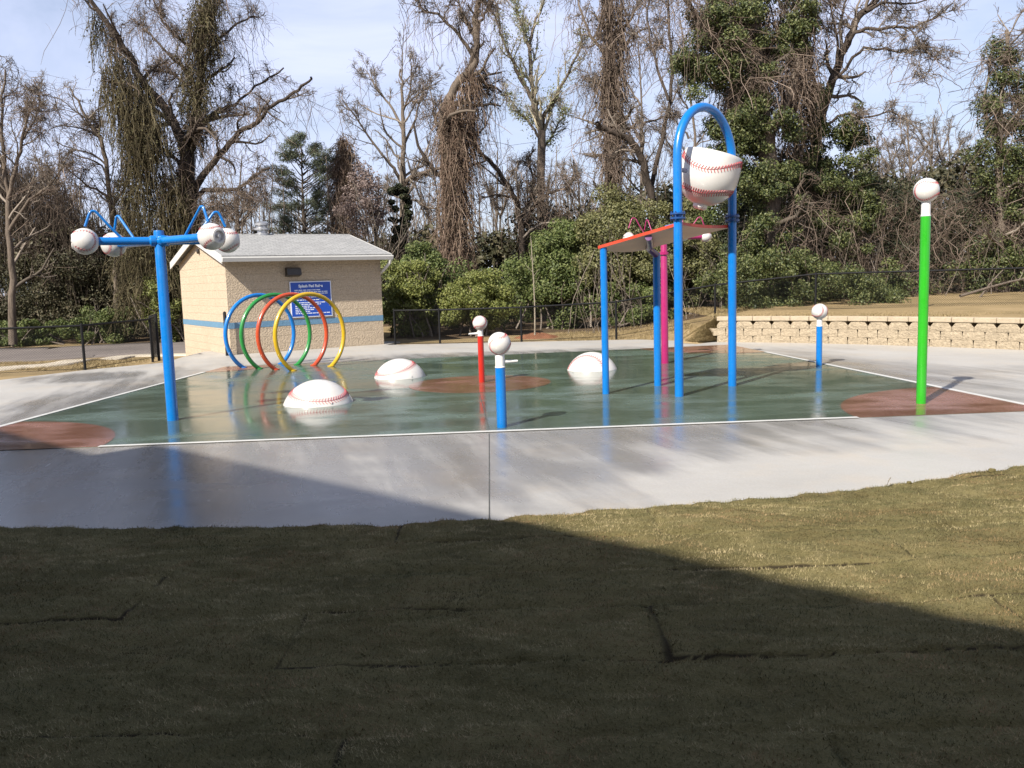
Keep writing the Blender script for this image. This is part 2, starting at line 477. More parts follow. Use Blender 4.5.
class MB:
    "collects shapes in world coordinates; build() links them as ONE mesh object"

    def __init__(s):
        s.v, s.f, s.m = [], [], []

    def add(s, vs, fs, mi=0):
        n = len(s.v)
        s.v += [tuple(map(float, v)) for v in vs]
        s.f += [tuple(i + n for i in f) for f in fs]
        s.m += [mi] * len(fs)
        return s

    def box(s, c, size, rz=0.0, mi=0, bev=0.0):
        hx, hy, hz = (x / 2 for x in size)
        cs, sn = math.cos(rz), math.sin(rz)
        def P(x, y, z):
            return (c[0] + x * cs - y * sn, c[1] + x * sn + y * cs, c[2] + z)
        if bev <= 0:
            vs = [P(x, y, z) for z in (-hz, hz) for x, y in ((-hx, -hy), (hx, -hy), (hx, hy), (-hx, hy))]
            return s.add(vs, [(3, 2, 1, 0), (4, 5, 6, 7), (0, 1, 5, 4), (1, 2, 6, 5), (2, 3, 7, 6), (3, 0, 4, 7)], mi)
        b = bev
        rings = []
        for z, i in ((-hz, b), (-hz + b, 0), (hz - b, 0), (hz, b)):
            x1, y1 = hx - i, hy - i
            q = b if i == 0 else b * 0.5
            rings.append([P(*t, z) for t in ((-x1 + q, -y1), (x1 - q, -y1), (x1, -y1 + q), (x1, y1 - q), (x1 - q, y1), (-x1 + q, y1), (-x1, y1 - q), (-x1, -y1 + q))])
        vs = [p for r_ in rings for p in r_]
        fs = [tuple(reversed(range(8))), tuple(range(24, 32))]
        for k in range(3):
            for j in range(8):
                fs.append((k * 8 + j, k * 8 + (j + 1) % 8, k * 8 + 8 + (j + 1) % 8, k * 8 + 8 + j))
        return s.add(vs, fs, mi)

    def tube(s, pts, rad, sides=16, cap=True, closed=False, mi=0):
        P = [Vector([float(x) for x in p]) for p in pts]
        n = len(P)
        rad = [rad] * n if isinstance(rad, (int, float)) else list(rad)
        T = []
        for i in range(n):
            a = P[(i - 1) % n] if (closed or i > 0) else P[i]
            b_ = P[(i + 1) % n] if (closed or i < n - 1) else P[i]
            T.append((b_ - a).normalized())
        u = T[0].orthogonal().normalized()
        vs = []
        for i in range(n):
            u = (u - T[i] * u.dot(T[i]))
            if u.length < 1e-6:
                u = T[i].orthogonal()
            u.normalize()
            w = T[i].cross(u)
            for k in range(sides):
                a = 2 * PI * k / sides
                vs.append(P[i] + (u * math.cos(a) + w * math.sin(a)) * rad[i])
        fs = []
        for i in range(n if closed else n - 1):
            j = (i + 1) % n
            for k in range(sides):
                k2 = (k + 1) % sides
                fs.append((i * sides + k, i * sides + k2, j * sides + k2, j * sides + k))
        if cap and not closed:
            fs.append(tuple(reversed(range(sides))))
            fs.append(tuple((n - 1) * sides + k for k in range(sides)))
        return s.add(vs, fs, mi)

    def lathe(s, o, axis, prof, sides=32, mi=0):
        "prof: (radius, distance along axis); radius 0 closes the end"
        ax = Vector(axis).normalized()
        u = ax.orthogonal().normalized()
        w = ax.cross(u)
        o = Vector([float(x) for x in o])
        vs, idx = [], []
        for r_, h in prof:
            if r_ < 1e-6:
                idx.append([len(vs)])
                vs.append(o + ax * h)
            else:
                idx.append(list(range(len(vs), len(vs) + sides)))
                vs += [o + ax * h + (u * math.cos(2 * PI * k / sides) + w * math.sin(2 * PI * k / sides)) * r_ for k in range(sides)]
        fs = []
        for a, b_ in zip(idx, idx[1:]):
            for k in range(sides):
                k2 = (k + 1) % sides
                if len(a) == 1 and len(b_) == 1:
                    continue
                if len(a) == 1:
                    fs.append((a[0], b_[k2], b_[k]))
                elif len(b_) == 1:
                    fs.append((a[k], a[k2], b_[0]))
                else:
                    fs.append((a[k], a[k2], b_[k2], b_[k]))
        return s.add(vs, fs, mi)

    def sphere(s, c, r, axis=(0, 0, 1), n=20, sides=32, mi=0):
        return s.lathe(c, axis, [(r * math.sin(PI * i / n), -r * math.cos(PI * i / n)) for i in range(n + 1)], sides, mi)

    def prism(s, poly, z0, z1, mi=0):
        n = len(poly)
        vs = [(p[0], p[1], z0) for p in poly] + [(p[0], p[1], z1) for p in poly]
        fs = [tuple(reversed(range(n))), tuple(range(n, 2 * n))]
        fs += [(i, (i + 1) % n, n + (i + 1) % n, n + i) for i in range(n)]
        return s.add(vs, fs, mi)

    def build(s, name, m, parent=None, smooth=True, angle=40):
        me = bpy.data.meshes.new(name)
        off = world_off(parent) if parent is not None else Vector((0, 0, 0))
        me.from_pydata([(v[0] - off.x, v[1] - off.y, v[2] - off.z) for v in s.v], [], s.f)
        o = link(name, me, m, parent)
        if any(s.m):
            me.polygons.foreach_set('material_index', s.m)
        if smooth:
            me.polygons.foreach_set('use_smooth', [True] * len(me.polygons))
            me.set_sharp_from_angle(angle=R(angle))
        me.update()
        return o


def mesh_np(name, V, Q, m, parent=None, mi=None, smooth=False):
    "V (n,3), Q (k,3 or 4) arrays"
    V = np.asarray(V, dtype=np.float32)
    off = world_off(parent) if parent is not None else Vector((0, 0, 0))
    V = V - np.array(off, dtype=np.float32)
    Q = np.asarray(Q, dtype=np.int32)
    k, w = Q.shape
    me = bpy.data.meshes.new(name)
    me.vertices.add(len(V))
    me.vertices.foreach_set('co', V.ravel())
    me.loops.add(k * w)
    me.loops.foreach_set('vertex_index', Q.ravel())
    me.polygons.add(k)
    me.polygons.foreach_set('loop_start', np.arange(0, k * w, w, dtype=np.int32))
    if mi is not None:
        me.polygons.foreach_set('material_index', mi.astype(np.int32))
    me.polygons.foreach_set('use_smooth', np.full(k, smooth, dtype=bool))
    me.update(calc_edges=True)
    return link(name, me, m, parent)


def struct(o):
    o['kind'] = 'structure'
    return o


def catmull(P, per=5):
    P = np.asarray(P, dtype=float)
    if len(P) < 3:
        t = np.linspace(0, 1, per + 1)[:, None]
        return P[0] * (1 - t) + P[-1] * t
    Q = np.vstack([2 * P[0] - P[1], P, 2 * P[-1] - P[-2]])
    out = []
    for i in range(1, len(Q) - 2):
        p0, p1, p2, p3 = Q[i - 1:i + 3]
        for t in np.arange(per) / per:
            out.append(0.5 * ((2 * p1) + (p2 - p0) * t + (2 * p0 - 5 * p1 + 4 * p2 - p3) * t * t + (3 * p1 - p0 - 3 * p2 + p3) * t ** 3))
    out.append(P[-1])
    return np.array(out)


# ------------------------------------------------------------------ ground heights
WALLPTS = catmull([(5.1, 21.86), (6.81, 20.8), (8.52, 19.32), (10.16, 17.46), (11.6, 15.2), (12.6, 12.4), (13.1, 9.0)], 6)


def sstep(a, b, x):
    t = np.clip((np.asarray(x, dtype=float) - a) / (b - a), 0, 1)
    return t * t * (3 - 2 * t)


def ground_z(x, y):
    x = np.asarray(x, dtype=float)
    y = np.asarray(y, dtype=float)
    up = 0.6 * sstep(2.5, 7.6, x) * sstep(22.3, 24.6, y + 0.5 * np.clip(x - 5, 0, 9))
    up = up + 0.35 * sstep(9.0, 18, x) * sstep(23, 33, y)
    dn = -0.3 * sstep(22.2, 26, y) * sstep(-6.6, -8.6, x)
    return up + dn - 0.05


# ground sheet: fine near, stretching to the horizon
def axis_pts(lo, hi, step, far):
    mid = np.arange(lo, hi + 1e-6, step)
    out = [far * (0.5 ** k) for k in range(5)]
    return np.array(sorted([-v + lo for v in out] + list(mid) + [v + hi for v in out]))


gx = axis_pts(-40, 40, 0.4, 900)
gy = axis_pts(-12, 62, 0.4, 900)
GX, GY = np.meshgrid(gx, gy)
GZ = ground_z(np.clip(GX, -40, 40), np.clip(GY, -12, 62))
# keep the sheet below the splash pad's concrete
inside = (GY < 21.9) & (GX > -9.6)
GZ = np.where(inside & (GY < 21.9 - 0.5 * np.clip(GX - 5, 0, 20)), -0.09, GZ)
nv, nu = GX.shape
idx = np.arange(nv * nu).reshape(nv, nu)
Q = np.stack([idx[:-1, :-1], idx[:-1, 1:], idx[1:, 1:], idx[1:, :-1]], -1).reshape(-1, 4)
cen_y = (GY[:-1, :-1] + GY[1:, 1:]).ravel() / 2
cen_x = (GX[:-1, :-1] + GX[1:, 1:]).ravel() / 2
fmask = ((cen_y > 27.6 + 0.9 * np.sin(cen_x * 0.9)) & (cen_x > -4)) | (cen_y > 35 + 0.6 * np.sin(cen_x))
struct(mesh_np('ground', np.stack([GX, GY, GZ], -1).reshape(-1, 3), Q, [M['ground'], M['forest']], None, fmask.astype(int), True))


# raised bank behind the retaining wall (its front edge tucks behind the blocks)
def bank():
    pts = WALLPTS
    rows = []
    for i, p in enumerate(pts):
        a = pts[max(0, i - 1)]
        b = pts[min(len(pts) - 1, i + 1)]
        t = (b - a) / np.linalg.norm(b - a)
        n = np.array([-t[1], t[0]])          # away from the pad
        if n[0] + n[1] < 0:
            n = -n
        q0 = p + n * 0.15
        row = [(q0[0], q0[1], -0.1)]
        for d in (0.16, 0.8, 1.8, 3.2, 5, 8, 13, 20):
            q = p + n * d
            z = max(0.6 + 0.02 * min(d, 5), float(ground_z(q[0], q[1])) + 0.03)
            if d > 6:
                z += 0.06
            row.append((q[0], q[1], z))
        rows.append(row)
    # left flank slopes down to the concrete
    first = [(p[0] - 0.85, p[1] + 0.35, max(0.015, float(ground_z(p[0] - 0.85, p[1] + .35)) + .03)) for p in rows[0]]
    half = [(p[0] - 0.42, p[1] + 0.17, 0.55 * p[2] + 0.45 * q[2]) for p, q in zip(rows[0], first)]
    first[0] = (first[0][0] - 0.2, first[0][1] - 0.5, 0.006)
    half[0] = (half[0][0] - 0.25, half[0][1] - 0.75, 0.006)
    rows = [first, half] + rows
    V = np.array(rows).reshape(-1, 3)
    V[:, 2] += 0
    nu_ = len(rows[0])
    ii = np.arange(len(V)).reshape(len(rows), nu_)
    Q_ = np.stack([ii[:-1, :-1], ii[:-1, 1:], ii[1:, 1:], ii[1:, :-1]], -1).reshape(-1, 4)
    global BANKV, BANKQ
    BANKV, BANKQ = V, Q_
    struct(mesh_np('grass_bank', V, Q_, M['ground'], None, None, True))


bank()

# concrete deck ----------------------------------------------------------
ARC = catmull([(-12.5, 8.6), (-7.6, 6.9), (-3.83, 6.36), (-1.53, 6.06), (0.1, 6.17), (1.9, 6.5), (4.27, 7.25), (6.6, 8.3), (9, 9.9), (11.6, 12.2)], 6)
wall_rev = [tuple(p) for p in WALLPTS[:-4]][::-1]
deck = [tuple(p - np.array([0, 0.25])) for p in ARC] + [(12.3, 12.6)] + wall_rev + [
    tuple(G(640, 339.5)[:2]), tuple(G(560, 341)[:2]), tuple(G(470, 343)[:2]), tuple(G(385, 345)[:2]), (-3.2, 25.6), (-4.6, 26.2), (-8.3, 23.9),
    tuple(G(181, 357.5)[:2]), tuple(G(165, 362.5)[:2]), tuple(G(85, 370)[:2]), tuple(G(0, 380)[:2]), tuple(G(-60, 387)[:2]), (-13.6, 13.5), (-14.5, 10)]
MB().prism(deck, -0.12, 0.0).build('concrete_deck', M['concrete'], smooth=False)
struct(bpy.data.objects['concrete_deck'])

# green ball-field pad -----------------------------------------------------
FL, FR, BR_, BL = np.array([-6.72, 9.5]), np.array([6.25, 10.13]), np.array([5.17, 20.85]), np.array([-6.18, 19.0])
struct(MB().prism([FL, FR, BR_, BL], 0.0005, 0.004).build('splash_pad_floor', M['pad'], smooth=False))


def clay(corner, a, b, r_, z=0.008):
    "quarter disc in a corner of the pad"
    va, vb = a - corner, b - corner
    a0, a1 = math.atan2(va[1], va[0]), math.atan2(vb[1], vb[0])
    while a1 < a0:
        a1 += 2 * PI
    pts = [corner] + [corner + r_ * np.array([math.cos(t), math.sin(t)]) for t in np.linspace(a0, a1, 24)]
    struct(MB().prism(pts, 0.0045, z).build('clay_corner', M['clay'], smooth=False))


clay(FR, BR_, FL, 2.3)
clay(FL, FR, BL, 2.18)
clay(BR_, BL, FR, 2.2)
clay(BL, FL, BR_, 1.1)
mc = np.array([-0.53, 14.5])
struct(MB().prism([mc + 1.17 * np.array([math.cos(t), math.sin(t)]) for t in np.linspace(0, 2 * PI, 48, endpoint=False)], 0.0045, 0.008).build('clay_mound', M['clay'], smooth=False))


def stripe(a, b, w, z, m, name):
    d = (b - a) / np.linalg.norm(b - a)
    n = np.array([-d[1], d[0]]) * w / 2
    struct(MB().prism([a - n, b - n, b + n, a + n], z - 0.003, z).build(name, m, smooth=False))


def along(a, b, d0, d1):
    d = (b - a) / np.linalg.norm(b - a)
    return a + d * d0, b - d * d1


stripe(*along(FL, FR, 2.16, 2.3), 0.075, 0.012, M['line'], 'painted_line')
stripe(*along(FL, BL, 0.0, 1.1), 0.085, 0.012, M['line'], 'painted_line')
stripe(*along(FR, BR_, 0.0, 2.2), 0.085, 0.012, M['line'], 'painted_line')
jx = G(487, 520)[:2]
stripe(np.array([jx[0] + 0.02, 6.0]), np.array([-0.27, 9.72]), 0.009, 0.0035, M['joint'], 'control_joint')
stripe(np.array([-0.27, 9.88]), np.array([-0.5, 13.3]), 0.01, 0.0075, M['joint'], 'control_joint')


# driveway and walk on the left --------------------------------------------
def ribbon(name, pts, w0, w1, m, dz):
    pts = catmull(pts, 8)
    V = []
    for i, p in enumerate(pts):
        t = pts[min(i + 1, len(pts) - 1)] - pts[max(i - 1, 0)]
        t = t / np.linalg.norm(t)
        n = np.array([-t[1], t[0]])
        ks = np.linspace(-w0, w1, 7)
        for k, dd in [(ks[0], -0.2)] + [(k, dz) for k in ks] + [(ks[-1], -0.2)]:
            q = p + n * k
            V.append((q[0], q[1], float(ground_z(q[0], q[1])) + dd))
    ii = np.arange(len(V)).reshape(len(pts), 9)
    Q_ = np.stack([ii[:-1, :-1], ii[1:, :-1], ii[1:, 1:], ii[:-1, 1:]], -1).reshape(-1, 4)
    return struct(mesh_np(name, V, Q_, m, None, None, True))


def Gz(px, py, it=6):
    z = 0.0
    for _ in range(it):
        p = G(px, py, z)
        z = float(ground_z(p[0], p[1]))
    return p


dl = [Gz(-160, 358)[:2], Gz(-60, 357)[:2], Gz(20, 355.5)[:2], Gz(100, 351)[:2], Gz(165, 348)[:2], (-7.5, 33.2)]
ribbon('driveway', dl, 3.3, 3.6, M['asphalt'], 0.03)
wl = [Gz(-120, 379)[:2], Gz(-30, 372)[:2], Gz(20, 368)[:2], Gz(70, 363)[:2], Gz(120, 358)[:2], Gz(172, 355.5)[:2], Gz(200, 355)[:2]]
ribbon('walkway', wl, 0.35, 0.35, M['walk'], 0.045)


# ------------------------------------------------------------------ sod lawn
def arc_y(x):
    return np.interp(x, ARC[:, 0], ARC[:, 1])


def sod(x, y):
    "height offset and seam distance of the sod slab under a point"
    row = np.floor((y + 0.05 * np.sin(x * 1.3)) / 0.62)
    fy = (y + 0.05 * np.sin(x * 1.3)) / 0.62 - row
    shift = np.modf(np.abs(np.sin(row * 12.9898) * 43758.5453))[0]
    L = 1.75
    cx = np.floor(x / L + shift)
    fx = x / L + shift - cx
    h = np.modf(np.abs(np.sin(row * 78.233 + cx * 37.719) * 43758.5453))[0]
    d = np.minimum(np.minimum(fx, 1 - fx) * L, np.minimum(fy, 1 - fy) * 0.62)
    keep = np.modf(np.abs(np.sin(row * 3.17 + cx * 9.71) * 1731.3))[0]
    return (h - 0.5) * 0.016, d, keep


def lawn_z(x, y):
    h, d, k = sod(x, y)
    edge = 0.035 - 0.02 * np.exp(-np.clip(arc_y(x) - y, 0, 5) / 0.25)
    und = 0.011 * np.sin(x * 7.3 + 2 * np.sin(y * 5.1)) * np.sin(y * 13.7 + 1.7 * np.sin(x * 3.7)) + 0.006 * np.sin(x * 19 + 3 * np.sin(y * 11)) * np.sin(y * 31 + 2 * np.sin(x * 9)) + 0.012 * np.sin(x * 2.1 + 1.3 * np.sin(y * 1.7)) + 0.01 * np.sin(y * 3.3 + x)
    seam = np.where(k > 0.35, -0.02 * np.exp(-(d / 0.016) ** 2), -0.006 * np.exp(-(d / 0.03) ** 2))
    return np.maximum(edge + und + h + seam, 0.006)


def lawn():
    xs = np.arange(-8.6, 10.0, 0.024)
    ts = np.linspace(0, 1, 330)
    XX = np.repeat(xs[None], len(ts), 0)
    YE = arc_y(xs) + 0.014 * np.sin(xs * 9) + 0.014 * np.sin(xs * 23 + 1)
    YY = 0.6 + (YE[None] - 0.6) * ts[:, None]
    ZZ = lawn_z(XX, YY)
    ZZ[-1] = -0.02
    V = np.stack([XX, YY, ZZ], -1).reshape(-1, 3)
    ii = np.arange(len(V)).reshape(len(ts), len(xs))
    Q_ = np.stack([ii[:-1, :-1], ii[:-1, 1:], ii[1:, 1:], ii[1:, :-1]], -1).reshape(-1, 4)
    o = struct(mesh_np('lawn', V, Q_, M['soil'], None, None, True))
    _, d, k = sod(V[:, 0], V[:, 1])
    at_ = o.data.attributes.new('bare', 'FLOAT', 'POINT')  # mask of the dark seams, bare soil and painted crack shade together
    wv = 0.5 + 0.5 * np.sin(V[:, 0] * 4.1 + 3 * np.sin(V[:, 1] * 2.7))
    at_.data.foreach_set('value', (np.exp(-(d / (0.008 + 0.014 * wv)) ** 2) * np.where(k > 0.6, 1.0, 0.35)).astype(np.float32))
    # rough lawn around and behind the photographer
    struct(MB().prism([(-30, -40), (30, -40), (30, 9), (12.8, 9.2), (12.0, 12.0), (10.2, 10.4), (9.9, 0.62), (-8.5, 0.62), (-8.5, 7.0), (-12.5, 8.4), (-14.6, 9.8), (-30, 9.8)], -0.07, 0.02).build('lawn_verge', M['ground'], smooth=False))
    # blades
    n = 1150000
    x = RNG.uniform(-6.4, 8.4, n)
    u = RNG.random(n)
    ye = arc_y(x) + 0.016 * np.sin(x * 9) + 0.02 * np.sin(x * 23 + 1) + RNG.normal(0, 0.014, n)
    y = 1.9 + (ye - 1.9) * u
    h, d, k = sod(x, y)
    cov = 0.5 + 0.5 * np.sin(x * 3.1 + 2 * np.sin(y * 2.3)) * np.sin(y * 4.1 + 1.5 * np.sin(x * 1.9))
    ok = (np.abs(x) < 0.66 * y + 2.2) & ((d > 0.006 + 0.012 * RNG.random(n) + 0.008 * np.sin(x * 4.1 + 3 * np.sin(y * 2.7))) | (k < 0.6)) & (RNG.random(n) < 0.75 + 0.25 * cov)
    x, y = x[ok], y[ok]
    n = len(x)
    z = lawn_z(x, y) - 0.004
    L = RNG.uniform(0.012, 0.028, n)
    a = RNG.uniform(0, 2 * PI, n)
    tilt = RNG.uniform(0.5, 1.5, n)
    d3 = np.stack([np.cos(a) * np.sin(tilt), np.sin(a) * np.sin(tilt), np.cos(tilt)], -1)
    b = a + PI / 2 + RNG.normal(0, 0.5, n)
    w = RNG.uniform(0.0012, 0.0028, n)
    s = np.stack([np.cos(b), np.sin(b), np.zeros(n)], -1) * w[:, None]
    P = np.stack([x, y, z], -1)
    V = np.stack([P - s, P + s, P + d3 * L[:, None]], 1).reshape(-1, 3)
    o = mesh_np('grass', V, np.arange(3 * n).reshape(-1, 3), M['blade'])
    tag(o, 'short half-dormant brown and green grass of the laid sod', 'grass', None, 'stuff')


lawn()


def dry_grass():
    "dormant grass tufts on the bank, by the fences and along the walk"
    w_ = np.exp(-np.maximum(0, BANKV[BANKQ][:, :, 0].mean(1) - 5.0) * 3 - np.maximum(0, BANKV[BANKQ][:, :, 1].mean(1) - 22.9) * 3)
    BANKP = w_ / w_.sum()
    n = 150000
    px = np.concatenate([RNG.uniform(560, 1120, n), RNG.uniform(-80, 185, n // 3)])
    Y = np.concatenate([RNG.uniform(19.0, 28.5, n), RNG.uniform(18.5, 25.0, n // 3)])
    X = np.array([(p - 512) / F for p in px]) * Y * 1.004 - 0.1
    Z = ground_z(X, Y)
    keep = np.ones(len(X), bool)
    # bank: behind the wall line
    wx, wy = WALLPTS[:, 0], WALLPTS[:, 1]
    yl = np.interp(X, wx, wy + 0.45)
    right = X > 0
    keep &= ~right | (Y > np.where(X > 5.1, yl, 24.6 - 0.42 * np.clip(X - 0.5, 0, 5)))
    Z = np.where(right & (X > 5.1), np.maximum(Z + 0.02, 0.6), Z)
    keep &= right | ((X < -9.0) & (Y > 19.6 - 0.3 * (X + 9.3)) & (Y < 22.3 - 0.2 * (X + 9.3)))
    keep &= RNG.random(len(X)) < 0.35 + 0.65 * (np.sin(X * 3.1 + np.sin(Y * 2)) * np.sin(Y * 2.7 + X) > -0.1)
    X, Y, Z = X[keep], Y[keep], Z[keep]
    q = BANKV[BANKQ[RNG.choice(len(BANKQ), 60000, p=BANKP)]]
    u, v = RNG.random((2, len(q), 1))
    B_ = (q[:, 0] * (1 - u) + q[:, 1] * u) * (1 - v) + (q[:, 3] * (1 - u) + q[:, 2] * u) * v
    B_ = B_[(B_[:, 2] > 0.03) & (B_[:, 0] < 5.4)]
    X, Y, Z = (np.concatenate([a_, B_[:, i]]) for i, a_ in enumerate((X, Y, Z)))
    m = len(X)
    a = RNG.uniform(0, 2 * PI, m)
    tl = RNG.uniform(0.3, 1.3, m)
    Ln = RNG.uniform(0.03, 0.09, m)
    d3 = np.stack([np.cos(a) * np.sin(tl), np.sin(a) * np.sin(tl), np.cos(tl)], -1) * Ln[:, None]
    s_ = np.stack([np.cos(a + 1.6), np.sin(a + 1.6), np.zeros(m)], -1) * RNG.uniform(0.003, 0.007, m)[:, None]
    P = np.stack([X, Y, Z], -1)
    V = np.stack([P - s_, P + s_, P + d3], 1).reshape(-1, 3)
    o = mesh_np('dry_grass', V, np.arange(3 * m).reshape(-1, 3), M['straw'])
    tag(o, 'dry straw coloured grass on the bank and verges', 'grass', None, 'stuff')


dry_grass()

# ------------------------------------------------------------------ baseballs
def seam_curve(n=240, A=0.44):
    T = np.linspace(0, 4 * PI, n, endpoint=False)
    c = PI / 2 - (PI / 2 - A) * np.cos(T)
    q = T / 2 + A * np.sin(2 * T)
    return np.stack([np.sin(c) * np.cos(q), np.sin(c) * np.sin(q), np.cos(c)], -1)


def stitches(c, r, rot, parent, m, zmin=None, count=108, thick=1.0, clip=None):
    "two threads' worth of chevrons along the seam, as one mesh lying on the ball"
    S = seam_curve(count) @ np.array(rot).T
    mb = MB()
    c = np.asarray(c, dtype=float)
    for i in range(count):
        p, q = S[i], S[(i + 1) % count]
        t = q - p
        t /= np.linalg.norm(t)
        s = np.cross(p, t)
        for sg in (-1, 1):
            a = p + s * sg * 0.012
            b = p + s * sg * 0.115 + t * 0.085
            pa, pb = (c + r * 1.004 * v / np.linalg.norm(v) for v in (a, b))
            if zmin is not None and min(pa[2], pb[2]) < zmin:
                continue
            if clip is not None and not (clip(pa) and clip(pb)):
                continue
            mb.tube([pa, pb], r * 0.017 * thick, 5)
    # the seam itself
    run = []
    S2 = seam_curve(300) @ np.array(rot).T
    P2 = c + r * 1.002 * S2
    for i in range(301):
        p = P2[i % 300]
        good = (zmin is None or p[2] >= zmin) and (clip is None or clip(p))
        if good and i < 300:
            run.append(p)
        else:
            if len(run) > 2:
                mb.tube(run + ([P2[0]] if i == 300 and good else []), r * 0.01, 5)
            run = []
    return mb.build('stitching', m, parent)


def rotm(x, y, z):
    return np.array(Matrix.Rotation(R(z), 3, 'Z') @ Matrix.Rotation(R(y), 3, 'Y') @ Matrix.Rotation(R(x), 3, 'X'))


# ------------------------------------------------------------------ spray posts
def flange(mb, p, r_):
    mb.lathe((p[0], p[1], 0.006), (0, 0, 1), [(0, 0), (r_ * 1.55, 0), (r_ * 1.55, 0.012), (r_ * 1.4, 0.018), (0, 0.018)], 24)


def spray_post(p, h, rp, rb, neck, col, label, rot, nozzle=None, cat='spray post', group='baseball topped spray posts'):
    p = np.array([p[0], p[1], 0.004])
    t = thing('spray_post', p, label, cat, group)
    hb = h - 2 * rb * 0.97
    hp = hb - neck
    MB().tube([p + (0, 0, -0.05), p + (0, 0, hp)], rp, 24).build('pole', M[col], t)
    mb = MB().lathe(p + (0, 0, hp), (0, 0, 1), [(0, 0), (rp * 1.03, 0), (rp * 1.03, 0.01), (rp * 0.93, 0.015), (rp * 0.93, neck + rb * 0.1), (0, neck + rb * 0.1)], 24)
    mb.build('neck', M['white'], t)
    if nozzle is not None:
        a = np.array([math.cos(nozzle), math.sin(nozzle), 0])
        b = p + (0, 0, hp + neck * 0.42)
        MB().tube([b, b + a * rp * 1.2, b + a * (rp + 0.15)], [0.022, 0.022, 0.014], 12).build('nozzle', M['white'], t)
    c = p + (0, 0, h - rb)
    ball = MB().sphere(c, rb).build('ball', M['ball'], t)
    stitches(c, rb, rot, ball, M['stitch'], count=88)
    return t


spray_post(G(502, 427.5), 1.1, 0.058, 0.132, 0.15, 'blue', 'short blue spray post with baseball top, nearest, just inside the front white line', rotm(20, 60, 25), 0.25)
spray_post(G(482, 382.5), 1.11, 0.05, 0.122, 0.1, 'red', 'short red spray post with baseball top on the central clay mound', rotm(70, 20, 80), PI + 0.35)
spray_post(G(819, 365.5), 1.1, 0.052, 0.14, 0.13, 'blue', 'short blue spray post with baseball top by the right white line', rotm(80, 10, 30))
spray_post(G(921, 404), 2.76, 0.058, 0.148, 0.17, 'green', 'tall green spray post with baseball top in the right clay corner', rotm(30, 80, 10))


# ------------------------------------------------------------------ half-buried ball domes
def ring_stitches(c, r, axis, alpha, parent, m, zmin, count=58):
    "a seam running round an axis, with its chevrons"
    ax = Vector(axis).normalized()
    u = ax.orthogonal().normalized()
    w = ax.cross(u)
    c = np.asarray(c, dtype=float)

    def pt(a, al, k=1.003):
        v = ax * math.cos(al) + (u * math.cos(a) + w * math.sin(a)) * math.sin(al)
        return c + np.array(v) * r * k
    mb = MB()
    run = []
    for i in range(201):
        p = pt(2 * PI * i / 200, alpha, 1.001)
        if p[2] > zmin:
            run.append(p)
        else:
            if len(run) > 2:
                mb.tube(run, r * 0.009, 5)
            run = []
    if len(run) > 2:
        mb.tube(run, r * 0.009, 5)
    for i in range(count):
        a = 2 * PI * i / count
        for sg in (-1, 1):
            p, q = pt(a, alpha + sg * 0.012), pt(a + 0.07, alpha + sg * 0.085)
            if min(p[2], q[2]) > zmin:
                mb.tube([p, q], r * 0.0095, 5)
    return mb.build('stitching', m, parent)


def dome(p, w, h, seams, label):
    a = w / 2
    r_ = (a * a + h * h) / (2 * h)
    t = thing('ball_dome', (p[0], p[1], 0.004), label, 'baseball dome', 'half baseball domes on the pad')
    c = np.array([p[0], p[1], h - r_])
    th0 = math.acos((r_ - h) / r_)
    prof = [(r_ * math.sin(th0 * i / 24), r_ * math.cos(th0 * i / 24)) for i in range(25)]
    prof.append((prof[-1][0], prof[-1][1] - 0.012))
    MB().lathe(c, (0, 0, 1), prof, 64).build('dome_shell', M['ball'], t)
    for ax, al in seams:
        ring_stitches(c, r_, ax, R(al), t, M['stitch'], 0.02)
    for k in range(4):
        an = 0.6 + k * PI / 2
        q = c + r_ * np.array([math.sin(th0 * 0.93) * math.cos(an), math.sin(th0 * 0.93) * math.sin(an), math.cos(th0 * 0.93)])
        MB().sphere(q, 0.014, n=8, sides=10).build('jet', M['steel'], t)


dome(G(318.5, 403), 1.0, 0.34, (((0.08, -0.2, 1.0), 47),), 'white baseball dome on the green pad, nearest of the three, in front of the hoops')
dome(G(400, 377), 0.93, 0.335, (((-0.22, -0.2, 1.0), 46),), 'white baseball dome at the left edge of the clay mound')
dome(G(592, 369.5), 0.92, 0.325, (((-0.55, -1.0, 0.25), 52),), 'white baseball dome standing behind the left post of the dumping bucket tower')


# ------------------------------------------------------------------ hoops
def hoop(pl, pr, col, label, rt=0.043):
    pl, pr = np.array(pl[:2]), np.array(pr[:2])
    c = (pl + pr) / 2
    ax = (pr - pl) / np.linalg.norm(pr - pl)
    Rr, half = 0.83, np.linalg.norm(pr - pl) / 2
    zc = math.sqrt(max(0.01, Rr * Rr - half * half))
    a0 = math.asin(-zc / Rr)
    ts = np.linspace(PI - a0 + 0.04, a0 - 0.04, 56)
    pts = [(c[0] + ax[0] * Rr * math.cos(t), c[1] + ax[1] * Rr * math.cos(t), zc + Rr * math.sin(t)) for t in ts]
    o = thing('water_hoop', (c[0], c[1], 0.004), label, 'water hoop', 'row of coloured water hoops')
    MB().tube(pts, rt, 16).build('ring', M[col], o)
    for q in (pl, pr):
        mb = MB()
        flange(mb, q, rt * 1.1)
        mb.build('foot_flange', M[col], o)
    for t in np.linspace(0.5, PI - 0.5, 7):
        d = np.array([ax[0] * math.cos(t), ax[1] * math.cos(t), math.sin(t)])
        q = np.array([c[0], c[1], zc]) + d * (Rr - rt)
        MB().tube([q, q - d * 0.02], 0.012, 8).build('jet', M['steel'], o)


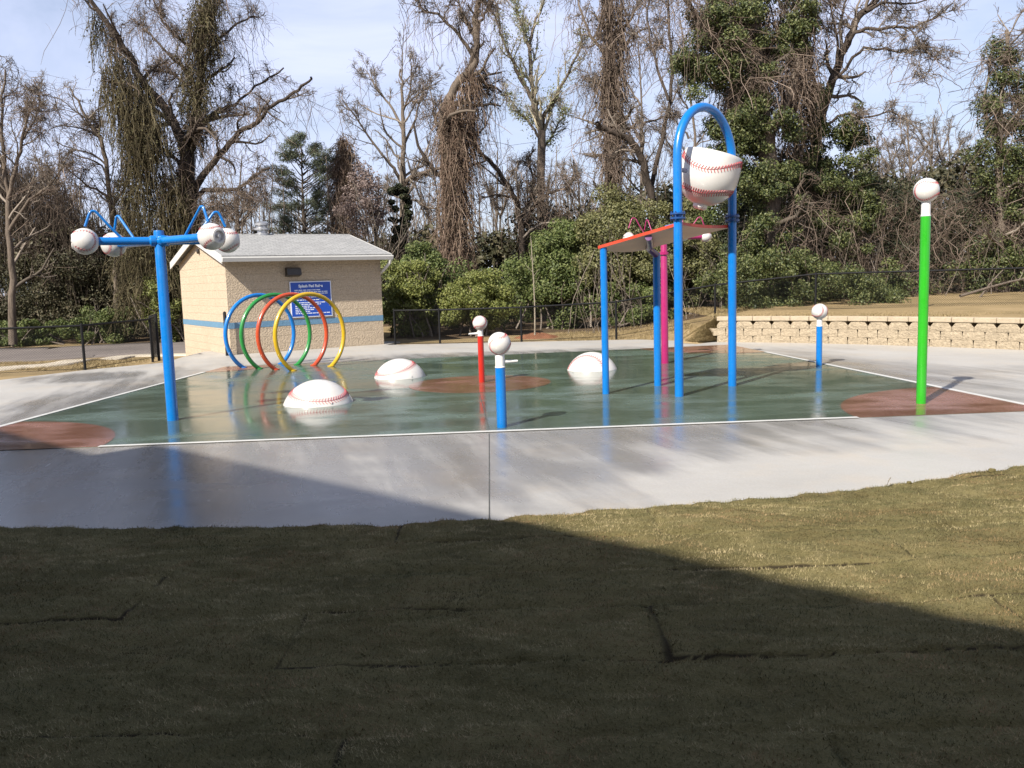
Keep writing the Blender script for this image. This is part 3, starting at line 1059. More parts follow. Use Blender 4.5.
hw = np.array([0.66, 0.72]) / math.hypot(0.66, 0.72) * 0.46
for i, (col, lab) in enumerate((('yellow', 'yellow water hoop, at the front of the row of four hoops'), ('orange', 'orange red water hoop behind the yellow one'),
                                ('hoop_green', 'green water hoop between the orange and the blue hoop'), ('blue', 'blue water hoop at the back of the row by the building corner'))):
    c = np.array([-4.07, 18.02]) + np.array([-0.43, 0.33]) * i
    hoop(c - hw, c + hw, col, lab)


# ------------------------------------------------------------------ spray trees (pole, four arms with balls and hooked jets)
def spray_tree(p, h, angs, L, col, rp, rb, label):
    p = np.array([p[0], p[1], 0.004])
    t = thing('spray_tree', p, label, 'spray tree', None)
    MB().tube([p + (0, 0, -0.05), p + (0, 0, h - 0.02), p + (0, 0, h)], [rp, rp * 0.88, rp * 0.8], 24).build('pole', M[col], t)
    if col == 'pink':
        MB().lathe(p + (0, 0, h * 0.82), (0, 0, 1), [(rp * 0.85, 0), (rp * 1.3, 0), (rp * 1.3, 0.05), (rp * 0.85, 0.05)], 20).build('collar', M[col], t)
    for i, a in enumerate(angs):
        d = np.array([math.cos(a), math.sin(a), 0])
        z = h - 0.13
        o = p + (0, 0, z)
        arm = MB().tube([o, o + d * (L[i] - rb * 0.6)], rp * 0.7, 18)
        arm.lathe(o + d * rp * 0.6, d, [(0, 0), (rp * 0.95, 0), (rp * 0.95, 0.06), (rp * 0.7, 0.08), (0, 0.08)], 18)
        arm = arm.build('arm', M[col], t)
        c = o + d * L[i]
        prof = [(rb * math.sin(PI * k / 20), -rb * math.cos(PI * k / 20)) for k in range(17)]
        zf = prof[-1][1]
        prof += [(prof[-1][0] * 0.92, zf + 0.012), (rb * 0.42, zf + 0.016), (rb * 0.36, zf - 0.02), (rb * 0.15, zf - 0.02), (rb * 0.12, zf + 0.02), (0, zf + 0.02)]
        ball = MB().lathe(c, d, prof, 32).build('ball', M['ball'], t)
        fr = Matrix(((d[0], -d[1], 0), (d[1], d[0], 0), (0, 0, 1)))
        stitches(c, rb, np.array(fr) @ rotm(30, 75, 10), ball, M['stitch'], count=70, clip=lambda q, c=c, d=d, zf=zf: np.dot(q - c, d) < zf - 0.005)
        b = o + d * L[i] * 0.52 + (0, 0, rp * 0.6)
        top = o + d * L[i] * 0.84 + (0, 0, 0.37)
        pts = catmull([b, b * 0.5 + top * 0.5, top - d * 0.04 - (0, 0, 0.04), top - (0, 0, 0.005), top + d * 0.05 - (0, 0, 0.02), top + d * 0.1 - (0, 0, 0.14), top + d * 0.12 - (0, 0, 0.19)], 5)
        MB().tube(pts, 0.017 if rp > 0.071 else 0.01, 10).build('jet_pipe', M[col], t)


spray_tree(G(173, 420.5), 2.44, (R(208), R(325), R(28), R(145)), (0.86, 1.06, 0.84, 1.03), 'blue', 0.072, 0.162, 'tall blue spray tree with four baseball arms at the left of the pad')
spray_tree(G(665, 363.5), 2.52, (R(197), R(290), R(14), R(112)), (0.72, 0.7, 0.86, 0.7), 'pink', 0.07, 0.105, 'pink spray tree pole rising behind the orange canopy')


# ------------------------------------------------------------------ bucket tower with canopy
def bucket_tower():
    A = np.array([2.33, 12.25, 0.004])
    B = np.array([3.31, 13.2, 0.004])
    mid = (A + B) / 2
    t = thing('bucket_tower', (mid[0], mid[1], 0.004), 'tall blue water tower arch with orange canopy and dumping bucket stand', 'water tower')
    ax = (B - A)[:2] / np.linalg.norm((B - A)[:2])
    half = np.linalg.norm((B - A)[:2]) / 2
    zs = 3.28
    rp = 0.061
    pts = [A + (0, 0, -0.05), A + (0, 0, 1.2), A + (0, 0, zs)]
    for th in np.linspace(0, PI, 25)[1:-1]:
        q = mid[:2] - ax * half * math.cos(th)
        pts.append((q[0], q[1], zs + 0.72 * math.sin(th)))
    pts += [B + (0, 0, zs), B + (0, 0, 1.2), B + (0, 0, -0.05)]
    MB().tube(pts, rp, 24).build('arch', M['blue'], t)
    for P in (A, B):
        mb = MB()
        for dz in (2.44, 2.5):
            mb.lathe(P + (0, 0, dz), (0, 0, 1), [(rp, 0), (rp * 1.75, 0), (rp * 1.75, 0.022), (rp, 0.022)], 24)
        for k in range(6):
            a = k * PI / 3
            mb.tube([P + (rp * 1.45 * math.cos(a), rp * 1.45 * math.sin(a), 2.42), P + (rp * 1.45 * math.cos(a), rp * 1.45 * math.sin(a), 2.545)], 0.01, 6)
        mb.build('flange', M['blue_dark'], t)
    Lp = np.array([1.36, 12.75, 0.004])
    P4 = np.array([2.24, 13.5, 0.004])
    MB().tube([Lp + (0, 0, -0.05), Lp + (0, 0, 2.1)], 0.05, 20).build('post', M['blue'], t)
    MB().tube([P4 + (0, 0, -0.05), P4 + (0, 0, 2.02)], 0.055, 20).build('post', M['blue'], t)
    # canopy: a curved sheet, high at the arch and low at the outer posts
    c0, c1 = np.array([1.28, 12.72, 2.11]), np.array([2.36, 12.2, 2.385])
    c3, c2 = np.array([2.2, 13.75, 2.13]), np.array([3.3, 13.26, 2.38])
    def sheet(u, v):
        q = c0 * (1 - u) * (1 - v) + c1 * u * (1 - v) + c2 * u * v + c3 * (1 - u) * v
        return q + np.array([0, 0, -0.055 * 4 * v * (1 - v) * (1 - 0.55 * u)])

    rib = [P4 + (0, 0, 1.9), P4 + (0, 0, 1.98)] + [sheet(a, b) - (0, 0, 0.05) for a, b in ((0.22, 0.62), (0.36, 0.42), (0.5, 0.2), (0.6, 0.03))]
    MB().tube([A + (0, 0, 2.365), A * 0.84 + Lp * 0.16 + (0, 0, 2.335)], 0.028, 10).build('bracket', M['blue'], t)
    MB().tube(catmull(rib, 6), 0.05, 16).build('canopy_rib', M['purple'], t)
    n = 16
    top, bot = [], []
    for i in range(n + 1):
        for j in range(n + 1):
            u, v = i / n, j / n
            q = sheet(u, v)
            top.append(q + (0, 0, 0.02))
            bot.append(q - (0, 0, 0.022))
    V = top + bot
    k = (n + 1) ** 2
    fs, mi = [], []
    for i in range(n):
        for j in range(n):
            a, b, c, d = i * (n + 1) + j, (i + 1) * (n + 1) + j, (i + 1) * (n + 1) + j + 1, i * (n + 1) + j + 1
            fs.append((a, b, c, d)); mi.append(0)
            fs.append((k + d, k + c, k + b, k + a)); mi.append(1)
    for i in range(n):
        for a, b in (((i) * (n + 1), (i + 1) * (n + 1)), ((i + 1) * (n + 1) + n, i * (n + 1) + n), (n * (n + 1) + i, n * (n + 1) + i + 1), (i + 1, i)):
            fs.append((b, a, k + a, k + b)); mi.append(0)
    mb = MB()
    mb.add(V, fs)
    mb.m = mi
    mb.build('canopy', [M['canopy_red'], M['canopy_under']], t)
    # bucket axle brackets on the arch
    for P, s in ((A, 1), (B, -1)):
        q = P + (0, 0, 3.1)
        d = np.array([ax[0], ax[1], 0]) * s
        MB().tube([q, q + d * 0.2], 0.03, 12).build('axle', M['blue_dark'], t)
    # the dumping bucket: most of a baseball cut off flat, tilted
    r_ = 0.425
    c = np.array([mid[0] + 0.03, mid[1] - 0.02, 3.07])
    k = thing('dumping_bucket', (c[0], c[1], c[2] - r_), 'white baseball bucket with red stitches hanging in the blue arch', 'water bucket')
    axis = Vector((0.27, -0.04, 1.0)).normalized()
    av = np.array(axis)
    # a ball below its middle, near straight sides above, cut off flat
    prof = [(r_ * math.sin(q), -0.43 * math.cos(q)) for q in np.linspace(0, PI / 2, 22)]
    prof += [(r_ * x, h) for h, x in ((0.06, 0.999), (0.12, 0.992), (0.18, 0.98), (0.24, 0.962), (0.285, 0.945))]
    rim = prof[-1]
    prof += [(rim[0] - 0.006, rim[1] + 0.008), (rim[0] - 0.03, rim[1] + 0.006), (rim[0] - 0.034, rim[1] - 0.01)]
    prof += [(max(0.0, x - 0.03), h + (0.03 if h < 0 else 0)) for x, h in reversed(prof[:25])]
    prof[-1] = (0.0, prof[-1][1])
    MB().lathe(c, axis, prof, 56).build('bucket_shell', M['ball'], k)
    u0 = np.array(axis.cross(Vector((0, 1, 0))).normalized())      # roughly sideways
    v0 = np.cross(av, u0)

    def skin(a, h):
        "point on the bucket at bearing a and height h along its axis"
        if h < 0:
            q = math.acos(min(1, -h / 0.43))
            rr = r_ * math.sin(q)
        else:
            rr = r_ * np.interp(h, [0, 0.06, 0.12, 0.18, 0.24, 0.285], [1, 0.999, 0.992, 0.98, 0.962, 0.945])
        return c + av * h + (u0 * math.cos(a) + v0 * math.sin(a)) * (rr + 0.003)

    for h0, amp in ((0.12, 0.1), (-0.24, 0.05)):
        mb = MB()
        N = 62
        f = lambda a: h0 + amp * math.cos(2 * a + 0.75)
        mb.tube([skin(2 * PI * i / 120, f(2 * PI * i / 120)) for i in range(120)], 0.004, 5, closed=True)
        for i in range(N):
            a = 2 * PI * i / N
            for sg in (-1, 1):
                mb.tube([skin(a, f(a) + sg * 0.007), skin(a + 0.05, f(a) + sg * 0.042)], 0.0062, 5)
        mb.build('stitching', M['stitch'], k)
    MB().lathe(c - av * 0.41, -axis, [(0.1, 0), (0.1, 0.05), (0.075, 0.075), (0, 0.075)], 20).build('drain_boss', M['white'], k)
    # feed pipe mouth above the bucket? none visible


bucket_tower()


# ------------------------------------------------------------------ utility building
def building():
    c = np.array([-7.1, 22.4, -0.1])
    fd = np.array([math.cos(TH), math.sin(TH), 0])
    gd = np.array([-math.sin(TH), math.cos(TH), 0])
    Lf, Lg, H, rise = 4.25, 4.8, 2.42, 0.58
    t = thing('utility_building', c, 'small tan block utility building with grey shingle roof and blue band', 'building')

    def P(u, v, z):
        q = c + fd * u + gd * v
        return (q[0], q[1], z)
    b0 = -0.45
    # walls (front and gable faces carry their own block courses)
    mb = MB()
    vs = [P(0, 0, b0), P(Lf, 0, b0), P(Lf, Lg, b0), P(0, Lg, b0), P(0, 0, H), P(Lf, 0, H), P(Lf, Lg, H), P(0, Lg, H), P(0, Lg / 2, H + rise), P(Lf, Lg / 2, H + rise)]
    mb.add(vs, [(0, 1, 5, 4)], 0)
    mb.add(vs, [(3, 0, 4, 8, 7), (1, 2, 6, 9, 5), (2, 3, 7, 6)], 1)
    mb.build('wall', [M['wall_front'], M['wall_gable']], t, smooth=False)
    zb = 0.66
    MB().add([P(-0.006, -0.006, zb), P(Lf + 0.006, -0.006, zb), P(Lf + 0.006, -0.006, zb + 0.15), P(-0.006, -0.006, zb + 0.15), P(-0.006, Lg, zb + 0.15), P(-0.006, Lg, zb)],
             [(0, 1, 2, 3), (5, 0, 3, 4)]).build('blue_band', M['band'], t, smooth=False)
    # roof slabs
    ov, ro = 0.36, 0.16
    sl = rise / (Lg / 2)
    mb = MB()
    th = 0.07
    for s in (0, 1):
        e = -ov if s == 0 else Lg + ov
        ze = H - ov * sl + 0.15
        zr = H + rise + 0.15
        vs = [P(-ro, e, ze), P(Lf + ro, e, ze), P(Lf + ro, Lg / 2, zr), P(-ro, Lg / 2, zr)]
        vs += [(v[0], v[1], v[2] - th) for v in vs]
        f = [(0, 1, 2, 3), (7, 6, 5, 4), (0, 4, 5, 1), (1, 5, 6, 2), (3, 7, 4, 0)]
        if s:
            f = [tuple(reversed(q)) for q in f]
        mb.add(vs, f)
    roof = mb.build('roof', M['shingle'], t, smooth=False)
    # ridge cap
    MB().tube([P(-ro, Lg / 2, H + rise + 0.145), P(Lf + ro, Lg / 2, H + rise + 0.145)], 0.03, 8).build('ridge_cap', M['shingle'], roof)
    # white fascia boards: eave gutter and rakes
    mb = MB()
    zg = H - ov * sl + 0.115
    pr = [(-0.0, 0.0), (-0.11, 0.0), (-0.12, -0.03), (-0.09, -0.12), (0.0, -0.12)]
    vs = [P(-ro - 0.02, -ov + a, zg + b) for a, b in pr] + [P(Lf + ro + 0.02, -ov + a, zg + b) for a, b in pr]
    mb.add(vs, [(0, 1, 2, 3, 4), (9, 8, 7, 6, 5)] + [(i, 5 + i, 5 + (i + 1) % 5, (i + 1) % 5) for i in range(5)])
    mb.build('gutter', M['trim'], t, smooth=False)
    for u in (-ro, Lf + ro):
        for e in (-ov, Lg + ov):
            s = -0.024 if u < 0 else 0.024
            z1, z2 = H - ov * sl + 0.155, H + rise + 0.155
            vs = []
            for du in (0.001 if u > 0 else -0.001, s):
                vs += [P(u + du, e, z1), P(u + du, Lg / 2, z2), P(u + du, Lg / 2, z2 - 0.2), P(u + du, e, z1 - 0.2)]
            mb = MB().add(vs, [(0, 1, 2, 3), (7, 6, 5, 4), (0, 4, 5, 1), (3, 2, 6, 7), (0, 3, 7, 4), (1, 5, 6, 2)])
            mb.build('rake_board', M['trim'], t, smooth=False)
    # soffit
    mb = MB()
    mb.add([P(-ro, -ov, zg - 0.06), P(Lf + ro, -ov, zg - 0.06), P(Lf + ro, -0.01, zg - 0.06), P(-ro, -0.01, zg - 0.06)], [(0, 1, 2, 3)])
    mb.build('soffit', M['trim'], t, smooth=False)
    # downspout at the right end
    mb = MB()
    q = [P(Lf + 0.1, -ov - 0.05, zg - 0.12), P(Lf + 0.1, -ov - 0.04, zg - 0.2), P(Lf + 0.02, -0.1, zg - 0.42), P(Lf + 0.02, 0.35, zg - 0.6), P(Lf + 0.05, 0.36, -0.1)]
    mb.tube(q[:3], 0.045, 10)
    mb.tube(q[2:], 0.04, 10)
    mb.build('downspout', M['trim'], t)
    # roof vent: stacked galvanised cowl
    vp = np.array(P(1.8, Lg / 2 + 0.1, H + rise + 0.03))
    MB().lathe(vp, (0, 0, 1), [(0.0, 0), (0.2, 0), (0.2, 0.16), (0.14, 0.17), (0.14, 0.24), (0.22, 0.26), (0.22, 0.31), (0.15, 0.33), (0.15, 0.37), (0.2, 0.39), (0.2, 0.44), (0.1, 0.5), (0, 0.5)], 24).build('roof_vent', M['steel'], roof)
    # wall pack light
    mb = MB()
    u0, zz = 1.72, 2.05
    vs = [P(u0 - 0.19, 0, zz + 0.12), P(u0 + 0.19, 0, zz + 0.12), P(u0 + 0.19, -0.16, zz + 0.09), P(u0 - 0.19, -0.16, zz + 0.09), P(u0 - 0.19, 0, zz - 0.12), P(u0 + 0.19, 0, zz - 0.12), P(u0 + 0.19, -0.2, zz - 0.07), P(u0 - 0.19, -0.2, zz - 0.07)]
    mb.add(vs, [(0, 3, 2, 1), (4, 5, 6, 7), (3, 7, 6, 2), (0, 4, 7, 3), (1, 2, 6, 5)])
    mb.build('wall_light', M['lamp'], t, smooth=False)
    # small vent on the gable
    g = np.array(P(-0.02, Lg / 2, H + rise - 0.3))
    MB().lathe(g, tuple(-fd), [(0, -0.02), (0.07, -0.02), (0.07, 0.03), (0.04, 0.05), (0, 0.05)], 12).build('gable_lamp', M['lamp'], t)

    # rules sign, a thing of its own hanging on the wall
    sx0, sx1, sz0, sz1 = 1.62, 2.76, 0.86, 1.8
    sc = P((sx0 + sx1) / 2, -0.02, sz0)
    s = thing('rules_sign', sc, 'blue rules sign with white lettering on the tan building wall', 'sign')
    zc = (sz0 + sz1) / 2
    uc = (sx0 + sx1) / 2
    mb = MB().box(P(uc, -0.025, zc), (sx1 - sx0, 0.02, sz1 - sz0), TH)
    mb.build('panel', M['sign_white'], s, smooth=False)
    MB().box(P(uc, -0.0375, zc), (sx1 - sx0 - 0.05, 0.005, sz1 - sz0 - 0.05), TH).build('face', M['sign'], s, smooth=False)

    def text(body, size, u, z):
        cu = bpy.data.curves.new('lettering', 'FONT')
        cu.body = body
        cu.size = size
        cu.align_x = 'CENTER'
        cu.extrude = 0.002
        cu.offset = 0.004
        tmp = bpy.data.objects.new('lettering_source', cu)
        COL.objects.link(tmp)
        bpy.context.view_layer.update()
        me = bpy.data.meshes.new_from_object(tmp.evaluated_get(bpy.context.evaluated_depsgraph_get()))
        bpy.data.objects.remove(tmp)
        o = link('lettering', me, M['sign_white'], s)
        q = Vector(P(u, -0.0425, z)) - s.location
        o.location = q
        o.rotation_euler = (PI / 2, 0, TH)
    text('Splash Pad Rules', 0.1, uc, sz1 - 0.155)
    # body copy: too small to read in the photo, word-long strokes in ragged lines
    mb = MB()
    rr = random.Random(5)
    z = sz1 - 0.23
    while z > sz0 + 0.08:
        u = sx0 + 0.12 + (0.05 if rr.random() < 0.4 else 0)
        end = sx1 - 0.12 - rr.random() ** 2 * 0.5
        while u < end:
            w = rr.uniform(0.03, 0.11)
            mb.box(P(u + w / 2, -0.0405, z), (w, 0.003, 0.022), TH)
            u += w + 0.018
        z -= 0.047 if rr.random() < 0.75 else 0.07
    mb.build('small_print', M['sign_white'], s, smooth=False)


building()


# ------------------------------------------------------------------ retaining wall of split blocks
def retaining_wall():
    pts = WALLPTS
    t = thing('retaining_wall', (pts[0][0], pts[0][1], 0), 'low tan split block retaining wall curving along the right of the deck', 'retaining wall')
    seg = np.linalg.norm(np.diff(pts, axis=0), axis=1)
    cum = np.concatenate([[0], np.cumsum(seg)])
    rr = random.Random(3)

    def pos(s):
        x = np.interp(s, cum, pts[:, 0])
        y = np.interp(s, cum, pts[:, 1])
        x2 = np.interp(min(s + 0.05, cum[-1]), cum, pts[:, 0])
        y2 = np.interp(min(s + 0.05, cum[-1]), cum, pts[:, 1])
        x1 = np.interp(max(s - 0.05, 0), cum, pts[:, 0])
        y1 = np.interp(max(s - 0.05, 0), cum, pts[:, 1])
        return x, y, math.atan2(y2 - y1, x2 - x1)

    mb = MB()
    hc = 0.178
    for row in range(3):
        s = 0.225 if row % 2 == 0 else 0.0
        while s < cum[-1] - 0.2:
            w = 0.445
            x, y, a = pos(s)
            n = np.array([-math.sin(a), math.cos(a)])      # points behind the wall
            if n[0] + n[1] < 0:
                n = -n
            d = rr.uniform(-0.006, 0.006) + 0.006 * row
            cx, cy = x + n[0] * (0.12 + d), y + n[1] * (0.12 + d)
            # tapered split face: front narrower than the back, chamfered top corners leave dark notches
            z0 = -0.02 + row * hc
            z1 = z0 + hc - 0.002
            fx, bx = w / 2 - 0.004, w / 2 - 0.03
            ct, st = math.cos(a), math.sin(a)
            sg = 1 if (n @ np.array([-st, ct])) > 0 else -1
            def W(u, v, z):
                return (cx + u * ct - v * sg * st, cy + u * st + v * sg * ct, z)
            tc_ = 0.07 if row == 2 else 0.012
            j = lambda: rr.uniform(-0.01, 0.01)
            fr = [W(-fx, -0.128, z0 + 0.002), W(0.02, -0.14 + j(), z0 + 0.002), W(fx, -0.128, z0 + 0.002),
                  W(-fx, -0.128 + j() * 0.5, (z0 + z1) / 2), W(0.0, -0.144 + j(), (z0 + z1) / 2 + j()), W(fx, -0.128 + j() * 0.5, (z0 + z1) / 2),
                  W(-fx + tc_, -0.126, z1), W(0.01, -0.14 + j(), z1), W(fx - tc_, -0.126, z1)]
            bk = [W(-bx, 0.12, z0), W(bx, 0.12, z0), W(-bx, 0.12, z1), W(bx, 0.12, z1)]
            f = [(0, 1, 4, 3), (1, 2, 5, 4), (3, 4, 7, 6), (4, 5, 8, 7), (6, 7, 8, 12, 11), (2, 10, 12, 8, 5), (9, 0, 3, 6, 11), (1, 0, 9, 10, 2), (9, 11, 12, 10)]
            mb.add(fr + bk, f)
            s += w
    mb.build('block_courses', M['retblock'], t, smooth=False)
    mb = MB()
    s = 0.0
    while s < cum[-1] - 0.2:
        x, y, a = pos(s + 0.22)
        n = np.array([-math.sin(a), math.cos(a)])
        if n[0] + n[1] < 0:
            n = -n
        mb.box((x + n[0] * 0.125, y + n[1] * 0.125, 0.515 + 0.058), (0.437, 0.3 + rr.uniform(-0.01, 0.01), 0.108), a, bev=0.012)
        s += 0.445
    mb.build('cap', M['retcap'], t, smooth=False)
    # short return at the near-left end, running back into the bank
    mb = MB()
    x, y, a = pos(0)
    n = np.array([-math.sin(a), math.cos(a)])
    if n[0] + n[1] < 0:
        n = -n
    for row in range(3):
        for k in range(2):
            q = np.array([x, y]) + n * (0.47 + k * 0.44)
            mb.box((q[0], q[1], -0.02 + hc * (row + 0.5)), (0.24, 0.43, hc - 0.008), a, bev=0.015)
    mb.build('return_courses', M['retblock'], t, smooth=False)


retaining_wall()


# ------------------------------------------------------------------ chain-link fences
def fence(posts, h, label, name='chain_link_fence', rp=0.03, group=None, mesh_step=0.055, cat='fence', skip=()):
    posts = [np.array(p, dtype=float) for p in posts]
    t = thing(name, posts[0], label, cat, group)
    for p in posts:
        MB().tube([p - (0, 0, 0.1), p + (0, 0, h + 0.03), p + (0, 0, h + 0.05)], [rp, rp, rp * 0.3], 12).build('post', M['black'], t)
    V, Qs = [], []
    wires_a, wires_b = [], []
    for p, q in zip(posts, posts[1:]):
        L = np.linalg.norm((q - p)[:2])
        d = (q - p) / L
        n = int(L / mesh_step)
        for k in range(-int(h / mesh_step), n + int(h / mesh_step)):
            for sg in (1, -1):
                s0 = k * mesh_step
                s1 = s0 + sg * h
                z0, z1 = 0.0, h
                lo, hi = min(s0, s1), max(s0, s1)
                if hi <= 0 or lo >= L:
                    continue
                a, b = s0, s1
                for it in range(2):
                    if a < 0: z0 = z0 + (0 - a) / (b - a) * (z1 - z0); a = 0.0
                    if a > L: z0 = z0 + (L - a) / (b - a) * (z1 - z0); a = L
                    if b < 0: z1 = z0 + (0 - a) / (b - a) * (z1 - z0); b = 0.0
                    if b > L: z1 = z0 + (L - a) / (b - a) * (z1 - z0); b = L
                if abs(b - a) < 1e-4:
                    continue
                wires_a.append(p + d * a + (0, 0, z0 + 0.03))
                wires_b.append(p + d * b + (0, 0, z1 - 0.02))
    A_, B_ = np.array(wires_a), np.array(wires_b)
    V, Q_ = tubes(np.stack([A_, B_], 1), np.full((len(A_), 2), 0.0017), 3)
    mesh_np('wire_mesh', V, Q_, M['black'], t)
    for z in (h, ):
        pts = [p + (0, 0, z) for p in posts]
        MB().tube(pts, 0.024, 10).build('top_rail', M['black'], t)
    MB().tube([p + (0, 0, 0.05) for p in posts], 0.006, 6).build('bottom_wire', M['black'], t)
    return t


def tubes(P, Rr, sides=3):
    "many tubes at once: P (N,n,3), Rr (N,n)"
    N, n, _ = P.shape
    T = np.empty_like(P)
    T[:, 1:-1] = P[:, 2:] - P[:, :-2]
    T[:, 0] = P[:, 1] - P[:, 0]
    T[:, -1] = P[:, -1] - P[:, -2]
    T /= np.linalg.norm(T, axis=2, keepdims=True) + 1e-9
    ref = np.where(np.abs(T[:, :1, 2:3]) > 0.8, np.array([1.0, 0.13, 0]), np.array([0.1, 0.05, 1.0]))
    U = np.cross(T, np.broadcast_to(ref, T.shape))
    U /= np.linalg.norm(U, axis=2, keepdims=True) + 1e-9
    W = np.cross(T, U)
    a = 2 * PI * np.arange(sides) / sides
    ring = (U[:, :, None] * np.cos(a)[None, None, :, None] + W[:, :, None] * np.sin(a)[None, None, :, None]) * Rr[:, :, None, None]
    V = (P[:, :, None] + ring).reshape(-1, 3)
    base = (np.arange(N)[:, None, None] * n + np.arange(n - 1)[None, :, None]) * sides
    k = np.arange(sides)[None, None]
    k2 = (k + 1) % sides
    Qd = np.stack([base + k, base + k2, base + sides + k2, base + sides + k], -1).reshape(-1, 4)
    return V, Qd


def gp(x, y, dz=0.0):
    return (x, y, float(ground_z(x, y)) + dz)


fb = []
for x, y in ((-3.25, 24.9), (-1.94, 24.26), (0.3, 24.3), (2.9, 24.25), (5.6, 24.2), (8.1, 23.5), (10.65, 22.7), (13.1, 21.9), (15.5, 20.9), (17.9, 19.6)):
    z = float(ground_z(x, y)) + (0.0 if x < 1 else 0.06)
    if x > 6:
        z = max(z, 0.62)
    fb.append((x, y, z))
fence(fb, 0.97, 'long black chain-link fence running behind the pad and up the right bank', group='black chain-link fences')
fence([gp(-15.4, 17.6, 0.04), gp(-12.4, 18.3, 0.04), (-9.33, 19.31, -0.02), gp(-8.85, 21.8, 0.04)], 0.99, 'short black chain-link fence at the left, between deck and driveway', group='black chain-link fences')
fence([gp(-8.75, 21.95, 0.04), gp(-9.6, 23.7, 0.04)], 1.08, 'open black chain-link gate seen edge-on beside the tan building', 'fence_gate', 0.035, None, cat='gate')
gp_ = MB().tube([(-7.13, 22.2, -0.05), (-7.13, 22.2, 1.08), (-7.13, 22.2, 1.11)], [0.04, 0.04, 0.015], 12).build('gate_post', M['black'])
tag(gp_, 'short black post at the near corner of the tan building', 'post')


# ------------------------------------------------------------------ trees and plants
def unit(v):
    return v / (np.linalg.norm(v, axis=-1, keepdims=True) + 1e-9)


def grow(S, D, L, n=6, wob=0.25, up=0.05, rng=RNG):
    "N random-walk branches: S start, D direction, L length"
    N = len(S)
    P = np.empty((N, n, 3))
    P[:, 0] = S
    d = unit(D)
    st = (L / (n - 1))[:, None]
    for i in range(1, n):
        d = unit(d + rng.normal(0, wob, (N, 3)) + np.array([0, 0, up]))
        P[:, i] = P[:, i - 1] + d * st
    return P


def sprout(P, Rr, k, tmin, ang, lf, rng=RNG, lmin=0.2, rmin=0.006, rfac=0.55, maxr=None, taperlen=0.6):
    "k children per branch of P"
    N, n, _ = P.shape
    i = np.repeat(np.arange(N), k)
    t = rng.uniform(tmin, 1.0, N * k) * (n - 1)
    j = np.minimum(t.astype(int), n - 2)
    f = (t - j)[:, None]
    S = P[i, j] * (1 - f) + P[i, j + 1] * f
    T = unit(P[i, j + 1] - P[i, j])
    r0 = (Rr[i, j] * (1 - f[:, 0]) + Rr[i, j + 1] * f[:, 0]) * rfac
    rv = rng.normal(0, 1, (N * k, 3))
    side = unit(rv - T * np.sum(rv * T, 1, keepdims=True))
    a = rng.uniform(ang[0], ang[1], N * k)[:, None]
    D = T * np.cos(a) + side * np.sin(a)
    Lp = np.sum(np.linalg.norm(np.diff(P, axis=1), axis=2), 1)[i]
    L = np.maximum(lmin, Lp * lf * rng.uniform(0.55, 1.15, N * k) * (1 - taperlen * t / (n - 1)))
    r0 = np.maximum(r0, rmin)
    if maxr:
        r0 = np.minimum(r0, maxr)
    return S, D, L, r0


def taper(r0, n, end=0.35, rmin=0.004):
    t = np.linspace(0, 1, n)[None]
    return np.maximum(r0[:, None] * (1 - (1 - end) * t), rmin)


RS = 0.6


def limb(pts, D, r0, r1, dy=0.0, per=4):
    "a hand-laid limb: photo points at depth D, drifting dy metres in depth to its tip"
    k = len(pts)
    W = np.array([at(x, y, D + dy * i / (k - 1)) for i, (x, y) in enumerate(pts)])
    P = catmull(W, per)
    P = P + RNG.normal(0, 0.025, P.shape)
    n = len(P)
    rad = (r0 + (r1 - r0) * np.linspace(0, 1, n) ** 0.8) * RS
    return P, rad


def pick(limbs, tmin=0.15):
    "resample hand-laid limbs to common length, so they can sprout"
    n = 12
    P = np.empty((len(limbs), n, 3))
    Rr = np.empty((len(limbs), n))
    for i, (p, r_) in enumerate(limbs):
        t = np.linspace(0, len(p) - 1, n)
        for a in range(3):
            P[i, :, a] = np.interp(t, np.arange(len(p)), p[:, a])
        Rr[i] = np.interp(t, np.arange(len(p)), r_)
    return P, Rr


class Acc:
    def __init__(s):
        s.V, s.Q, s.n = [], [], 0

    def add(s, V, Q_):
        s.V.append(V)
        s.Q.append(Q_ + s.n)
        s.n += len(V)

    def build(s, name, m, parent=None, smooth=True):
        if not s.V:
            return None
        return mesh_np(name, np.concatenate(s.V), np.concatenate(s.Q), m, parent, None, smooth)


def leaf_quads(C, size, rng=RNG, out=None, aspect=0.62, updir=0.3):
    "one small diamond leaf per point, randomly turned"
    n = len(C)
    nrm = rng.normal(0, 1, (n, 3)) + np.array([-0.15, -0.35, updir])
    if out is not None:
        nrm = nrm * 0.8 + unit(out) * 0.9
    nrm = unit(nrm)
    a = rng.normal(0, 1, (n, 3))
    a = unit(a - nrm * np.sum(a * nrm, 1, keepdims=True))
    b = np.cross(nrm, a)
    s = (size * rng.uniform(0.6, 1.4, n))[:, None]
    V = np.stack([C - a * s * 0.5, C + b * s * 0.5 * aspect - a * s * 0.08 + nrm * s * 0.1, C + a * s * 0.55, C - b * s * 0.5 * aspect - a * s * 0.08 + nrm * s * 0.1], 1).reshape(-1, 3)
    return V, np.arange(4 * n).reshape(-1, 4)


def clump_points(C, r_, n, rng=RNG, squash=0.75):
    "leaf positions in clumps C (k,3) of radius r_ (k,)"
    p = r_ ** 2
    i = rng.choice(len(C), n, p=p / p.sum())
    d = rng.normal(0, 1, (n, 3))
    d = unit(d)
    rad = (rng.random(n) ** 0.45) * r_[i]
    return C[i] + d * rad[:, None] * np.array([1, 1, squash]), d


